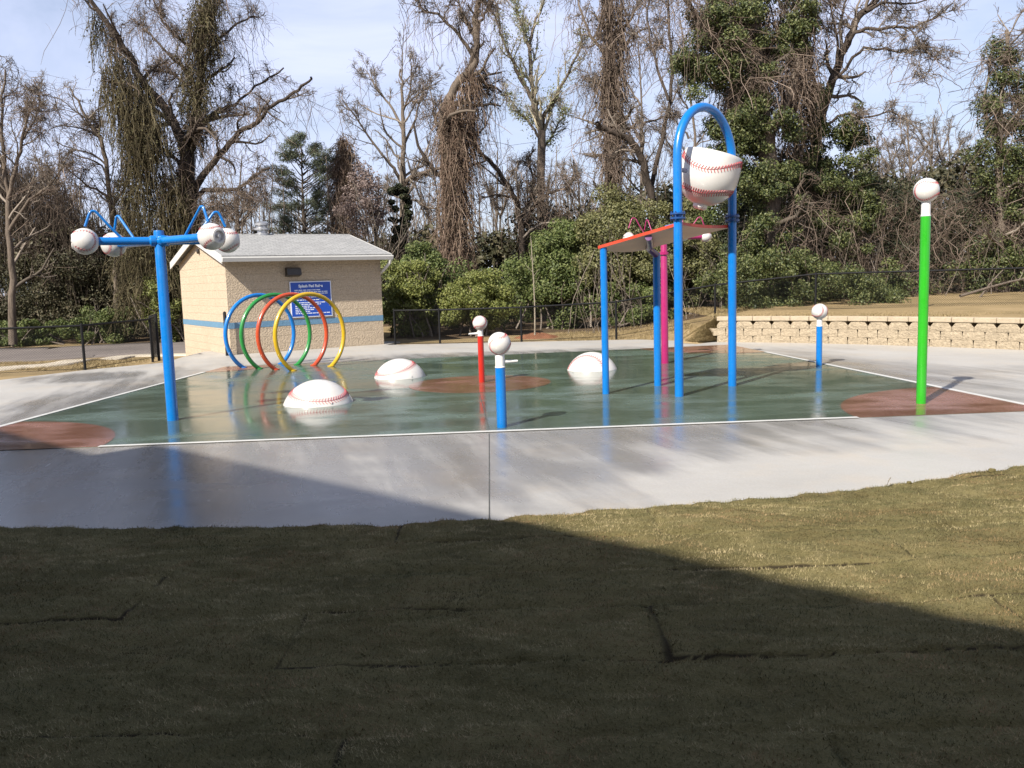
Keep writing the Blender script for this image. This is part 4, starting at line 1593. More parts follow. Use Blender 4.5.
def drape(S, L, rng=RNG, n=7, sway=0.05, r_=0.012, push=None):
    "hanging strands from points S"
    N = len(S)
    P = np.empty((N, n, 3))
    P[:, 0] = S
    sway = sway * 1.5
    off = rng.normal(0, sway * 1.6, (N, 3)) * np.array([1, 1, 0])
    for i in range(1, n):
        off = off * 0.7 + rng.normal(0, sway, (N, 3)) * np.array([1, 1, 0])
        P[:, i] = P[:, i - 1] + off + np.stack([np.zeros(N), np.zeros(N), -L / (n - 1)], -1)
    Rr = np.repeat(r_ * 0.72 * rng.uniform(0.4, 1.5, N)[:, None], n, 1)
    Rr[:, -1] *= 0.4
    P[:, :, 2] = np.maximum(P[:, :, 2], 0.0)
    return P, Rr


def tangle(pts, n, L, r_=0.0048, rng=RNG):
    "short crooked twigs caught in the vines"
    S = pts[rng.integers(0, len(pts), n)] + rng.normal(0, 0.05, (n, 3))
    P = grow(S, rng.normal(0, 1, (n, 3)) + np.array([0, 0, -0.3]), L * rng.uniform(0.4, 1.5, n), 5, 0.4, -0.05)
    P[:, :, 2] = np.maximum(P[:, :, 2], 0.0)
    return tubes(P, taper(np.full(n, r_) * rng.uniform(0.5, 1.5, n), 5, 0.4, 0.003), 3)


def column(path, D, n, halfpx, rng=RNG, L=(0.8, 3.2), r_=0.014, dy=0.0, deep=0.8):
    "a mantle of hanging strands round a path of photo points (half width in px at each)"
    W = np.array([at(x, y, D + dy) for x, y in path])
    hw = np.array(halfpx) * D / F
    t = rng.uniform(0, len(W) - 1, n)
    j = np.minimum(t.astype(int), len(W) - 2)
    f = (t - j)[:, None]
    S = W[j] * (1 - f) + W[j + 1] * f
    h = (hw[j] * (1 - f[:, 0]) + hw[j + 1] * f[:, 0])
    a = rng.uniform(0, 2 * PI, n)
    q = h * np.sqrt(rng.random(n)) * (1 + 0.35 * (rng.random(n) < 0.12))
    S = S + np.stack([np.cos(a) * q, np.sin(a) * q * deep, rng.normal(0, 0.1, n)], -1)
    return drape(S, rng.uniform(*L, n) * rng.uniform(0.4, 1, n), rng, 7, 0.032, r_), S


def tree(name, label, base, limbs, levels, mt='bark', mw='twig', cat='tree', group='bare trees behind the fence', sides=9, twig_r=0.008,
         vines=0, vine_len=(0.8, 3.0), mv='vine', vr=0.011, columns=(), mcol=None, foliage=None, first=None):
    b = np.array(base, dtype=float)
    t = thing(name, b, label, cat, group)
    A = Acc()
    for p, r_ in limbs:
        V, Q_ = tubes(p[None], r_[None], sides)
        A.add(V, Q_)
    A.build('trunk', M[mt], t)
    A = Acc()
    P, Rr = pick(limbs)
    src = []
    for li, (k, tmin, ang, lf, n, wob, up) in enumerate(levels):
        S, Dv, L, r0 = sprout(P, Rr, k, tmin, ang, lf, rmin=twig_r * (1.6 if li == 0 else 1), maxr=(0.09, 0.035, 0.018, 0.012)[min(li, 3)])
        if li == 0 and first:
            L = np.clip(L, first[0], first[1])
        P = grow(S, Dv, L, n, wob, up)
        Rr = taper(r0, n, 0.4, twig_r * 0.7)
        V, Q_ = tubes(P, Rr, 5 if li == 0 else 3)
        A.add(V, Q_)
        src.append(P[:, 1:].reshape(-1, 3))
    A.build('crown', M[mw], t)
    if vines:
        allp = np.concatenate(src + [np.concatenate([l[0][len(l[0]) // 5:] for l in limbs])])
        S = allp[RNG.integers(0, len(allp), vines)] + RNG.normal(0, 0.1, (vines, 3))
        L = RNG.uniform(*vine_len, vines) * RNG.uniform(0.15, 1, vines) ** 1.4
        P, Rv = drape(S, L, RNG, 7, 0.055, vr)
        A = Acc()
        A.add(*tubes(P, Rv, 3))
        A.add(*tangle(P.reshape(-1, 3), int(vines * 1.6), 0.45))
        A.build('hanging_vines', M[mv], t)
    if columns:
        A = Acc()
        B_ = Acc()
        for path, D, n, hp, LL in columns:
            (P, Rv), S = column(path, D, n, hp, L=LL)
            V, Q_ = tubes(P, Rv, 3)
            A.add(V, Q_)
            pts = P[:, 1:].reshape(-1, 3)
            A.add(*tangle(pts, int(n * 1.6), 0.3))
            pts = pts[RNG.integers(0, len(pts), n * 4)] + RNG.normal(0, 0.05, (n * 4, 3))
            V, Q_ = leaf_quads(pts, 0.085)
            B_.add(V, Q_)
        A.build('vine_mantle', M[mcol or mv], t)
        B_.build('vine_leaves', M['olivebits' if mcol == 'vine_green' else 'deadleaf'], t, False)
    if foliage:
        C, r_, n, size, m = foliage
        pts, out = clump_points(C, r_, n)
        V, Q_ = leaf_quads(pts, size, out=out)
        mesh_np('foliage', V, Q_, M[m], t)
    return t


def gbase(px, D):
    x = at(px, 300, D)[0]
    return (x, D, float(ground_z(x, D)))


BARE = [(11, 0.15, (0.5, 1.2), 0.42, 8, 0.2, 0.06), (7, 0.15, (0.4, 1.0), 0.5, 6, 0.24, 0.05), (5, 0.1, (0.4, 1.0), 0.5, 5, 0.28, 0.04)]


# --- the big vine-hung tree on the left
D = 35.0
lb = [limb([(192, 345), (191, 290), (190, 250), (188, 205), (186, 160)], D, 0.75, 0.5),
      limb([(187, 190), (184, 150), (170, 115), (147, 87), (128, 55), (110, 28), (90, 0), (78, -25)], D, 0.38, 0.1, -2.0),
      limb([(186, 185), (190, 150), (195, 120), (200, 80), (203, 40), (208, 0), (212, -50)], D, 0.42, 0.12, 0.5),
      limb([(190, 200), (200, 180), (215, 160), (228, 145), (240, 132), (258, 122), (268, 108), (290, 95), (305, 85), (312, 78)], D, 0.26, 0.06, -2.5),
      limb([(190, 210), (200, 192), (222, 190), (240, 188), (255, 175), (270, 167)], D, 0.2, 0.06, -1.5),
      limb([(192, 140), (203, 125), (215, 112), (235, 103), (255, 88), (285, 68)], D, 0.17, 0.05, 2.0),
      limb([(200, 80), (206, 60), (215, 45), (235, 25), (255, 15)], D, 0.14, 0.05, 1.5),
      limb([(196, 100), (183, 82), (165, 72), (145, 70)], D, 0.13, 0.05, 1.5),
      limb([(198, 90), (185, 70), (165, 50), (145, 30), (130, 18)], D, 0.13, 0.04, 2.5),
      limb([(202, 50), (180, 40), (160, 15), (150, -10)], D, 0.12, 0.04, 0.5),
      limb([(188, 200), (186, 175), (165, 150), (150, 140)], D, 0.18, 0.08, -1.0),
      limb([(203, 40), (215, 15), (225, -15)], D, 0.1, 0.04, 1.0),
      limb([(190, 215), (205, 212), (225, 205), (240, 215)], D, 0.1, 0.04, -2.0)]
tree('vine_hung_tree', 'huge dark bare tree with wide limbs and hanging vines behind the tan building', gbase(192, D), lb,
     [(12, 0.15, (0.5, 1.2), 0.3, 8, 0.22, 0.06), (6, 0.15, (0.4, 1.0), 0.5, 6, 0.26, 0.05), (6, 0.1, (0.4, 1.1), 0.55, 5, 0.3, 0.02)],
     'bark_dark', 'twig_dark', vines=2000, vine_len=(0.5, 3.2), mv='vine', vr=0.009, mcol='vine_green', first=(0.8, 3.2),
     columns=[([(140, 100), (138, 160), (137, 230), (137, 300)], D - 1.0, 1150, [11, 19, 21, 19], (0.8, 2.8)),
              ([(206, -10), (200, 40), (196, 90), (192, 130)], D, 900, [13, 15, 15, 9], (0.6, 2.0)),
              ([(112, 60), (135, 100), (150, 130)], D - 1.4, 620, [14, 24, 20], (1.0, 3.6)), ([(92, 5), (110, 32), (130, 62), (150, 95)], D - 1.0, 260, [6, 8, 10, 10], (0.8, 2.8)),
              ([(172, 170), (175, 230), (178, 290)], D - 0.8, 800, [16, 18, 18], (1.0, 3.0))])

# --- broken thin trunk left of it
D = 36.5
lb = [limb([(118, 320), (116, 260), (110, 200), (104, 150), (92, 128), (80, 105), (70, 88)], D, 0.24, 0.05, -0.8),
      limb([(103, 150), (97, 130), (94, 118)], D, 0.09, 0.05),
      limb([(116, 215), (105, 195), (85, 185), (65, 165)], D, 0.12, 0.04, -1.0),
      limb([(112, 210), (122, 190), (135, 165), (140, 140)], D, 0.1, 0.04, 1.0)]
tree('broken_tree', 'thin bare tree with a snapped leaning top left of the huge vine-hung tree', gbase(118, D), lb, BARE, 'bark', 'twig', vines=380, vine_len=(0.5, 2.2), first=(0.5, 2.0))

# --- far left bare tree
D = 33.0
lb = [limb([(12, 345), (12, 280), (9, 220), (5, 170), (2, 120), (4, 70)], D, 0.26, 0.05),
      limb([(8, 200), (18, 160), (24, 130), (30, 110), (42, 112)], D, 0.13, 0.04, -1.0),
      limb([(6, 175), (-8, 140), (-12, 100), (-5, 60)], D, 0.13, 0.04, 1.0),
      limb([(22, 140), (32, 125), (40, 100), (34, 80)], D, 0.08, 0.03, 0.5),
      limb([(10, 230), (30, 200), (55, 180), (70, 150)], D, 0.12, 0.03, -0.5)]
tree('bare_tree', 'grey bare tree at the far left edge above the brown brush', gbase(12, D), lb,
     [(14, 0.15, (0.5, 1.1), 0.4, 8, 0.2, 0.06), (7, 0.15, (0.4, 1.0), 0.5, 6, 0.24, 0.05), (5, 0.1, (0.4, 1.0), 0.5, 5, 0.28, 0.04)], 'bark', 'twig', vines=500, vine_len=(0.5, 2.5), first=(0.6, 2.2))

# --- brown vine mound under it
D = 38.0
(Pm, Rm), S = column([(-30, 175), (0, 165), (30, 190), (60, 215), (85, 240)], D, 2300, [40, 50, 42, 35, 25], L=(1.0, 4.5), r_=0.012)
t = thing('vine_mound', gbase(25, D), 'brown mound of dead hanging vines at the far left edge', 'vine thicket')
V, Q_ = tubes(Pm, Rm, 3)
A = Acc()
A.add(V, Q_)
A.add(*tangle(Pm[:, 1:].reshape(-1, 3), 7000, 0.6))
A.build('strands', M['twig_dark'], t)
C = np.array([at(RNG.uniform(-50, 95), 0, D) for _ in range(150)])
C[:, 2] = RNG.uniform(0.3, 4.6, 150) * np.interp(C[:, 0], [-19, -15, -12], [1.1, 0.95, 0.7])
C[:, 1] += RNG.normal(0, 0.8, 150)
pts, out = clump_points(C, RNG.uniform(0.3, 0.7, 150), 15000)
V, Q_ = leaf_quads(pts, 0.08, out=out)
mesh_np('dead_leaves', V, Q_, M['brush'], t)


# --- pine right of the roof vent
D = 42.0
lb = [limb([(306, 330), (305, 280), (304, 230), (303, 190), (301, 145)], D, 0.24, 0.04)]
cl, clr = [], []
brs = []
rr = np.random.default_rng(4)
for k in range(95):
    y = rr.uniform(146, 268)
    wmax = np.interp(y, [145, 158, 178, 205, 240, 268], [9, 24, 34, 37, 40, 30])
    s = rr.choice([-1, 1])
    x1 = 303 + s * rr.uniform(0.25, 1.0) * wmax
    dyy = rr.normal(0, 1.0)
    lift = rr.uniform(4, 16)
    brs.append(limb([(303, y + 8), ((303 + x1) / 2, y + 2 - lift * 0.3), (x1, y - lift)], D, 0.05, 0.015, dyy, 3))
    for f_ in (0.62, 0.84, 1.0):
        q = at(303 + (x1 - 303) * f_, y + 2 - lift * f_ + rr.normal(0, 1.5), D + dyy * f_)
        cl.append(q + rr.normal(0, 0.12, 3))
        clr.append(rr.uniform(0.2, 0.42))
t = thing('pine_tree', gbase(305, D), 'dark green pine tree standing behind the roof of the tan building', 'tree')
A = Acc()
for p, r_ in lb:
    A.add(*tubes(p[None], r_[None], 8))
A.build('trunk', M['bark'], t)
A = Acc()
for p, r_ in brs:
    A.add(*tubes(p[None], r_[None], 4))
A.build('boughs', M['bark'], t)
pts, out = clump_points(np.array(cl), np.array(clr), 34000, RNG, 0.5)
V, Q_ = leaf_quads(pts, 0.15, out=out, aspect=0.16)
mesh_np('needles', V, Q_, M['pine'], t)


# --- vine-smothered snag behind the roof's right end
D = 40.0
lb = [limb([(346, 330), (345, 230), (344, 180), (343, 140)], D, 0.2, 0.06)]
tree('vine_snag', 'narrow brown column of dead vines above the right end of the roof', gbase(345, D), lb, [(8, 0.2, (0.6, 1.2), 0.1, 5, 0.3, 0.0)], 'bark', 'twig', mcol='vine_red', first=(0.3, 0.6),
     columns=[([(344, 136), (344, 165), (344, 195), (346, 240), (346, 290)], D, 1500, [5, 11, 13, 15, 16], (0.6, 1.8))])

# --- pinkish blossom shrub below it
D = 37.0


def shrub(name, label, px, py, rx, ry, D, n, size, m, k=40, group='shrubs behind the fence', stems=14, cat='shrub', squash=0.75, rfrac=(0.22, 0.4), dark=None):
    c = at(px, py, D)
    a, h = rx * D / F, ry * D / F
    base = np.array([c[0], D, float(ground_z(c[0], D))])
    t = thing(name, base, label, cat, group)
    d = unit(RNG.normal(0, 1, (k, 3)))
    rad = RNG.uniform(0.35, 0.92, k)[:, None]
    C = c + d * rad * np.array([a, a * 0.75, h])
    C[:, 2] = np.maximum(C[:, 2], base[2] + 0.15)
    r_ = RNG.uniform(*rfrac, k) * min(a, h)
    pts, out = clump_points(C, r_, n, RNG, squash)
    pts[:, 2] = np.maximum(pts[:, 2], base[2] + 0.02)
    V, Q_ = leaf_quads(pts, size, out=out)
    mesh_np('foliage', V, Q_, M[m], t)
    S = np.repeat(base[None], stems, 0) + RNG.normal(0, 1, (stems, 3)) * np.array([a * 0.35, a * 0.3, 0])
    tgt = C[RNG.integers(0, k, stems)]
    L = np.linalg.norm(tgt - S, axis=1)
    P = grow(S, tgt - S, L, 8, 0.13, 0.03)
    r0 = np.full(stems, 0.035)
    A = Acc()
    A.add(*tubes(P, taper(r0, 8, 0.3), 5))
    Rr = taper(r0, 8, 0.3)
    S2, D2, L2, r2 = sprout(P, Rr, 7, 0.3, (0.4, 1.0), 0.4)
    P2 = grow(S2, D2, L2, 5, 0.25, 0.05)
    A.add(*tubes(P2, taper(r2, 5), 3))
    A.build('stems', M['twig'], t)
    return t


shrub('flowering_shrub', 'pale pinkish budding shrub behind the right end of the roof', 362, 205, 26, 40, 37.5, 5200, 0.09, 'blossom', 50, rfrac=(0.2, 0.45), stems=30)

# --- mid bare tree
D = 40.0
lb = [limb([(404, 335), (404, 280), (404, 248), (403, 190), (403, 133), (402, 97), (400, 68)], D, 0.4, 0.06),
      limb([(404, 190), (396, 172), (386, 159), (369, 137), (351, 111), (342, 100)], D, 0.16, 0.03, -1.5),
      limb([(404, 185), (411, 177), (425, 172), (440, 168)], D, 0.2, 0.1, -1.0),
      limb([(403, 150), (415, 120), (422, 95), (432, 75)], D, 0.12, 0.03, 1.5),
      limb([(403, 130), (390, 105), (375, 85), (366, 70)], D, 0.12, 0.03, 1.5),
      limb([(403, 110), (410, 90), (412, 65)], D, 0.09, 0.03, -1),
      limb([(404, 215), (412, 200), (430, 208), (445, 205)], D, 0.1, 0.04, -1),
      limb([(404, 200), (385, 190), (365, 180), (350, 175)], D, 0.09, 0.03, 1)]
tree('bare_tree', 'grey bare tree with a fan of thin twigs right of the building roof', gbase(404, D), lb,
     [(12, 0.2, (0.4, 1.0), 0.4, 8, 0.18, 0.08), (7, 0.15, (0.4, 0.9), 0.5, 6, 0.22, 0.07), (5, 0.1, (0.4, 0.9), 0.5, 5, 0.26, 0.06)], 'bark', 'twig', vines=250, first=(0.8, 2.8), twig_r=0.009)

# --- vine-draped crooked tree
D = 33.0
lb = [limb([(453, 345), (453, 280), (449, 230), (446, 177), (444, 120), (450, 98), (459, 82), (473, 66), (477, 44), (475, 22), (479, 0), (485, -40)], D, 0.42, 0.14),
      limb([(474, 60), (462, 40), (442, 18), (422, 9), (415, -5)], D, 0.13, 0.04, -1.0),
      limb([(468, 78), (478, 80), (488, 84), (502, 91)], D, 0.14, 0.05, 1),
      limb([(477, 40), (466, 22), (458, 0), (455, -20)], D, 0.1, 0.04, 1.5),
      limb([(477, 25), (488, 10), (500, -10)], D, 0.1, 0.04, -1),
      limb([(446, 150), (436, 120), (430, 90)], D, 0.1, 0.03, 1)]
tree('crooked_vine_tree', 'crooked bare tree wrapped in a thick brown curtain of vines, mid-picture', gbase(453, D), lb,
     [(12, 0.2, (0.5, 1.2), 0.3, 7, 0.24, 0.05), (6, 0.15, (0.4, 1.0), 0.5, 6, 0.28, 0.03), (6, 0.1, (0.4, 1.1), 0.55, 5, 0.3, 0.02)], 'bark', 'twig_dark', vines=420, vine_len=(0.6, 3.5), first=(0.7, 2.4),
     mcol='vine_red', columns=[([(452, 95), (454, 150), (455, 210), (454, 265)], D - 0.3, 1300, [9, 12, 14, 15], (1.0, 3.0)), ([(470, 55), (468, 100), (466, 140)], D, 300, [9, 12, 10], (1.0, 3.0))])

# --- bent limb tree
D = 35.0
lb = [limb([(524, 345), (523, 290), (522, 240), (518, 208), (510, 190), (493, 164), (478, 150), (472, 125)], D, 0.26, 0.1, -1),
      limb([(520, 222), (530, 200), (533, 177), (528, 160), (535, 150)], D, 0.12, 0.05, 1),
      limb([(521, 230), (535, 205), (552, 192), (570, 185), (574, 160)], D, 0.15, 0.05, -1)]
tree('bent_tree', 'dark tree with one thick limb bent over to the left, mid-picture', gbase(523, D), lb, BARE, 'bark_dark', 'twig', vines=500, vine_len=(0.5, 2.5), first=(0.5, 1.8))

# --- budding tree
RS = 0.95
D = 38.0
lb = [limb([(545, 345), (544, 290), (542, 240), (541, 213), (541, 133), (537, 115)], D, 0.24, 0.17),
      limb([(538, 122), (530, 95), (519, 75), (510, 55), (506, 49), (499, 27), (497, 5)], D, 0.11, 0.03, -1),
      limb([(537, 117), (533, 89), (530, 49), (534, 25), (545, 0), (548, -25)], D, 0.13, 0.03, 1),
      limb([(541, 125), (547, 110), (555, 97), (568, 75), (579, 49), (582, 35)], D, 0.11, 0.03, -1),
      limb([(541, 150), (550, 140), (560, 120), (566, 110)], D, 0.07, 0.02, 1),
      limb([(541, 140), (528, 120), (515, 110), (508, 95)], D, 0.07, 0.02, 1),
      limb([(531, 50), (520, 25), (515, 0)], D, 0.07, 0.02, 0.5)]
P, Rr = pick(lb[1:])
S, Dv, L, r0 = sprout(P, Rr, 200, 0.05, (0.3, 1.1), 0.3)
bc = S + unit(Dv) * L[:, None] * RNG.uniform(0.3, 1, len(S))[:, None]
tree('budding_tree', 'slim tall tree with pale spring buds and upright forked limbs, mid-picture', gbase(545, D), lb,
     [(12, 0.1, (0.35, 0.9), 0.35, 8, 0.16, 0.08), (7, 0.15, (0.4, 0.9), 0.5, 6, 0.2, 0.07), (4, 0.1, (0.4, 0.9), 0.5, 5, 0.24, 0.06)], 'bark', 'twig_pale', foliage=(bc, np.full(len(bc), 0.22), 5200, 0.075, 'bud'), first=(0.7, 2.3))

# --- vine column trees near the arch
RS = 0.6
D = 33.0
lb = [limb([(612, 340), (611, 260), (610, 190), (610, 100), (610, 0), (612, -50)], D, 0.34, 0.2),
      limb([(610, 60), (590, 35), (580, 5), (575, -20)], D, 0.12, 0.04, 1),
      limb([(610, 40), (630, 20), (645, -10)], D, 0.12, 0.04, -1),
      limb([(610, 110), (595, 90), (588, 70)], D, 0.08, 0.03, 1)]
tree('vine_column_tree', 'tall straight trunk hidden in a narrow brown column of vines left of the blue arch', gbase(612, D), lb,
     [(12, 0.2, (0.5, 1.3), 0.2, 7, 0.24, 0.03), (6, 0.15, (0.4, 1.0), 0.5, 6, 0.28, 0.0), (6, 0.1, (0.4, 1.1), 0.55, 5, 0.3, 0.02)], 'bark', 'twig', vines=350, vine_len=(0.8, 3.0), first=(0.6, 2.2),
     mcol='vine', columns=[([(613, -20), (612, 50), (613, 110), (614, 180)], D - 0.3, 1000, [12, 11, 10, 9], (0.9, 3.0))])

D = 31.0
lb = [limb([(660, 340), (658, 280), (655, 230), (648, 180), (639, 153), (626, 137), (604, 130), (598, 122)], D, 0.3, 0.14, -1.2),
      limb([(645, 172), (641, 146), (643, 125), (660, 118), (676, 112)], D, 0.1, 0.04, 0.5),
      limb([(650, 190), (660, 150), (668, 110), (672, 60), (668, 10), (672, -30)], D, 0.15, 0.06, 1.5),
      limb([(668, 100), (655, 60), (648, 20), (650, -20)], D, 0.09, 0.04, 1)]
tree('stub_limb_tree', 'dark tree with a blunt broken limb reaching left beside the blue arch', gbase(660, D), lb,
     [(12, 0.3, (0.5, 1.2), 0.22, 7, 0.24, 0.03), (6, 0.15, (0.4, 1.0), 0.5, 6, 0.28, 0.0), (6, 0.1, (0.4, 1.1), 0.55, 5, 0.3, 0.02)], 'bark_dark', 'twig', vines=320, vine_len=(0.6, 3.0), first=(0.5, 1.8))


# --- ivy trees -------------------------------------------------------------
def ivy_clumps(path, D, half, k, rng=RNG, rr_=(0.2, 0.46), deep=0.9):
    W = np.array([at(x, y, D) for x, y in path])
    hw = np.array(half) * D / F
    t = rng.uniform(0, len(W) - 1, k)
    j = np.minimum(t.astype(int), len(W) - 2)
    f = (t - j)[:, None]
    C = W[j] * (1 - f) + W[j + 1] * f
    h = hw[j] * (1 - f[:, 0]) + hw[j + 1] * f[:, 0]
    a = rng.uniform(0, 2 * PI, k)
    q = h * np.sqrt(rng.random(k)) * rng.uniform(0.7, 1.25, k)
    C = C + np.stack([np.cos(a) * q, np.sin(a) * q * deep, rng.normal(0, 0.25, k)], -1)
    C[:, 2] = np.maximum(C[:, 2], 0.7)
    return C, rng.uniform(*rr_, k)


def cat2(*xs):
    return np.concatenate([x[0] for x in xs]), np.concatenate([x[1] for x in xs])


D = 27.0
RS = 0.8
lb = [limb([(772, 322), (774, 270), (772, 200), (765, 140), (758, 80), (752, 0), (750, -50)], D, 0.42, 0.25),
      limb([(768, 160), (745, 110), (725, 60), (700, 20), (680, -10)], D, 0.18, 0.07, -0.8),
      limb([(765, 140), (790, 95), (800, 50), (815, 0), (820, -40)], D, 0.16, 0.07, 1),
      limb([(760, 90), (740, 40), (725, 0), (715, -40)], D, 0.12, 0.06, 1)]
C, cr = cat2(ivy_clumps([(700, 0), (708, 35), (712, 70), (700, 80)], D - 0.4, [30, 32, 26, 22], 60), ivy_clumps([(752, -30), (752, 40), (756, 110), (758, 170), (764, 215), (770, 262), (773, 300)], D, [30, 24, 30, 34, 32, 22, 15], 125),
             ivy_clumps([(774, 235), (774, 270), (772, 308)], D, [10, 11, 13], 34, rr_=(0.12, 0.26), deep=1.0), ivy_clumps([(735, 110), (730, 150), (738, 190)], D - 0.3, [22, 26, 22], 40), ivy_clumps([(795, 60), (790, 30), (800, 0)], D + 0.5, [16, 18, 20], 24))
tree('ivy_tree', 'tall tree thickly clad in dark green ivy just behind the blue arch', gbase(772, D), lb,
     [(10, 0.2, (0.5, 1.2), 0.2, 7, 0.24, 0.03), (6, 0.15, (0.4, 1.0), 0.5, 6, 0.28, 0.0), (6, 0.1, (0.4, 1.1), 0.55, 5, 0.3, 0.02)], 'bark', 'twig', vines=1300, vine_len=(0.6, 2.8), columns=[([(742, -20), (750, 40), (745, 100)], D + 0.6, 700, [26, 30, 22], (0.8, 2.6)), ([(800, -10), (800, 60), (792, 130)], D + 0.8, 420, [16, 18, 14], (0.8, 2.4))],
     first=(0.6, 2.2), foliage=(C, cr, 90000, 0.074, 'ivy'), group='ivy-clad trees on the right')

D = 28.5
RS = 0.55
lb = [limb([(800, 322), (805, 260), (812, 190), (818, 133), (830, 89), (846, 44), (859, 18), (877, 0), (890, -30)], D, 0.34, 0.16, 0.5),
      limb([(843, 52), (855, 33), (880, 28), (908, 27), (935, 18), (954, 2)], D, 0.14, 0.035, -1.5),
      limb([(832, 85), (859, 52), (880, 50), (899, 51), (926, 53), (940, 60)], D, 0.1, 0.03, -0.8),
      limb([(866, 12), (885, 2), (912, 4), (935, -5)], D, 0.1, 0.03, 0.5),
      limb([(825, 100), (810, 70), (806, 30), (800, -10)], D, 0.12, 0.05, 1),
      limb([(838, 65), (835, 30), (828, -10)], D, 0.1, 0.04, 0.5),
      limb([(818, 130), (845, 115), (865, 118), (890, 112), (905, 120)], D, 0.09, 0.03, -1.0),
      limb([(908, 27), (920, 45), (918, 70)], D - 1.2, 0.04, 0.02, -0.3)]
C, cr = cat2(ivy_clumps([(845, 118), (838, 160), (842, 200), (840, 250)], D, [16, 34, 36, 40], 70), ivy_clumps([(815, 90), (812, 140), (805, 200), (802, 280)], D, [10, 16, 22, 24], 55))
tree('leaning_ivy_tree', 'leaning tree with bare limbs over the sky and ivy round its lower trunk', gbase(800, D), lb,
     [(12, 0.2, (0.5, 1.2), 0.28, 7, 0.24, 0.03), (7, 0.15, (0.4, 1.0), 0.5, 6, 0.28, 0.0), (6, 0.1, (0.4, 1.1), 0.55, 5, 0.3, 0.02)], 'bark_dark', 'twig', vines=350, vine_len=(0.4, 1.8), first=(0.5, 2.0),
     foliage=(C, cr, 46000, 0.072, 'ivy'), group='ivy-clad trees on the right')

D = 28.0
lb = [limb([(1004, 318), (1003, 250), (998, 180), (1000, 120), (1005, 60), (1008, 30)], D, 0.26, 0.08),
      limb([(999, 140), (985, 110), (990, 70), (992, 45)], D, 0.1, 0.04, 0.5),
      limb([(999, 150), (1020, 110), (1035, 60), (1040, 30)], D, 0.12, 0.04, -0.5),
      limb([(1000, 200), (1025, 170), (1050, 130)], D, 0.1, 0.04, 0.5)]
C, cr = cat2(ivy_clumps([(1004, 45), (1000, 100), (994, 150), (1000, 200), (1000, 240), (990, 280)], D, [8, 17, 20, 24, 22, 16], 75, rr_=(0.22, 0.5)), ivy_clumps([(1038, 50), (1030, 110), (1020, 170)], D, [12, 14, 16], 26))
tree('slim_ivy_tree', 'slim ragged ivy-covered tree at the right edge behind the fence', gbase(1004, D), lb, BARE, 'bark', 'twig', vines=500, vine_len=(0.5, 2.2), first=(0.4, 1.5),
     foliage=(C, cr, 30000, 0.07, 'ivy'), group='ivy-clad trees on the right')


# --- distant bare trees in the gap on the right and elsewhere
RS = 0.7


def far_tree(px, top, D, label, spread=26, mw='twig', nl=6):
    b = gbase(px, D)
    lb_ = [limb([(px, 320), (px + RNG.normal(0, 2), 250), (px + RNG.normal(0, 3), (top + 250) / 2), (px + RNG.normal(0, 4), top)], D, 0.2, 0.04)]
    for k in range(nl):
        y0 = RNG.uniform(top + 30, 240)
        s = RNG.choice([-1, 1])
        w = RNG.uniform(0.4, 1) * spread
        lb_.append(limb([(px, y0), (px + s * w * 0.5, y0 - 18), (px + s * w, y0 - RNG.uniform(30, 55))], D, 0.08, 0.02, RNG.normal(0, 1.5)))
    tree('bare_tree', label, b, lb_, [(9, 0.15, (0.4, 1.0), 0.3, 7, 0.2, 0.06), (6, 0.15, (0.4, 0.9), 0.5, 6, 0.25, 0.05), (4, 0.1, (0.4, 0.9), 0.5, 4, 0.28, 0.04)], 'bark', mw, twig_r=0.009, first=(0.6, 2.2))


far_tree(912, 112, 44, 'distant bare tree in the gap right of the leaning ivy tree', 30)
far_tree(948, 135, 46, 'smaller distant bare tree left of the slim ivy tree', 24)
far_tree(932, 118, 47, 'twiggy distant bare tree midway between the green post top and the leaning ivy tree', 34, 'twig', 9)
far_tree(896, 138, 43, 'low twiggy distant bare tree left of the green post top', 26, 'twig', 8)
far_tree(880, 150, 45, 'short distant bare tree close behind the leaning ivy tree', 24)
far_tree(575, 165, 46, 'short distant bare tree between the budding tree and the vine column', 24)
far_tree(500, 150, 47, 'distant bare tree behind the bent tree', 24)
far_tree(690, 20, 42, 'tall distant bare tree seen through the blue arch', 36, 'twig', 9)
far_tree(640, 40, 44, 'tall distant bare tree behind the stub-limbed tree', 34, 'twig', 9)
far_tree(60, 150, 45, 'distant bare tree behind the brown vine mound', 32)
far_tree(240, 160, 46, 'distant bare tree behind the roof vent', 30)
far_tree(375, 180, 46, 'short distant bare tree behind the blossom shrub', 22)
far_tree(795, -10, 40, 'tall distant bare tree between the two ivy trees', 36, 'twig', 9)

# --- shrubs
SH = 'shrubs behind the fence'
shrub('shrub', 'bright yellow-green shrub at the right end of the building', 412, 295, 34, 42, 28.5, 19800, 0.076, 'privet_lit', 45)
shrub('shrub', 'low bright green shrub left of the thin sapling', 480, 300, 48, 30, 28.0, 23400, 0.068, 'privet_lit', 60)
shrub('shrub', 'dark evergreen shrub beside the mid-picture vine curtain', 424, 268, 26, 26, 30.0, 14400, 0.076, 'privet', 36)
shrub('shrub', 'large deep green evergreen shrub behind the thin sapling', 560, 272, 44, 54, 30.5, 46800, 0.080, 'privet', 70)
shrub('shrub', 'large olive shrub left of the orange canopy', 618, 245, 48, 58, 30.0, 43200, 0.084, 'olive', 70)
shrub('shrub', 'tall olive green shrub behind the canopy and pink pole', 676, 258, 40, 62, 29.0, 39600, 0.080, 'olive', 60)
shrub('shrub', 'dark shrub with bare stems behind the canopy posts', 640, 305, 55, 30, 29.0, 16200, 0.076, 'privet', 60, stems=20)
shrub('shrub', 'low green shrub at the far left edge behind the driveway', 25, 336, 55, 20, 35.2, 16200, 0.084, 'privet', 50)
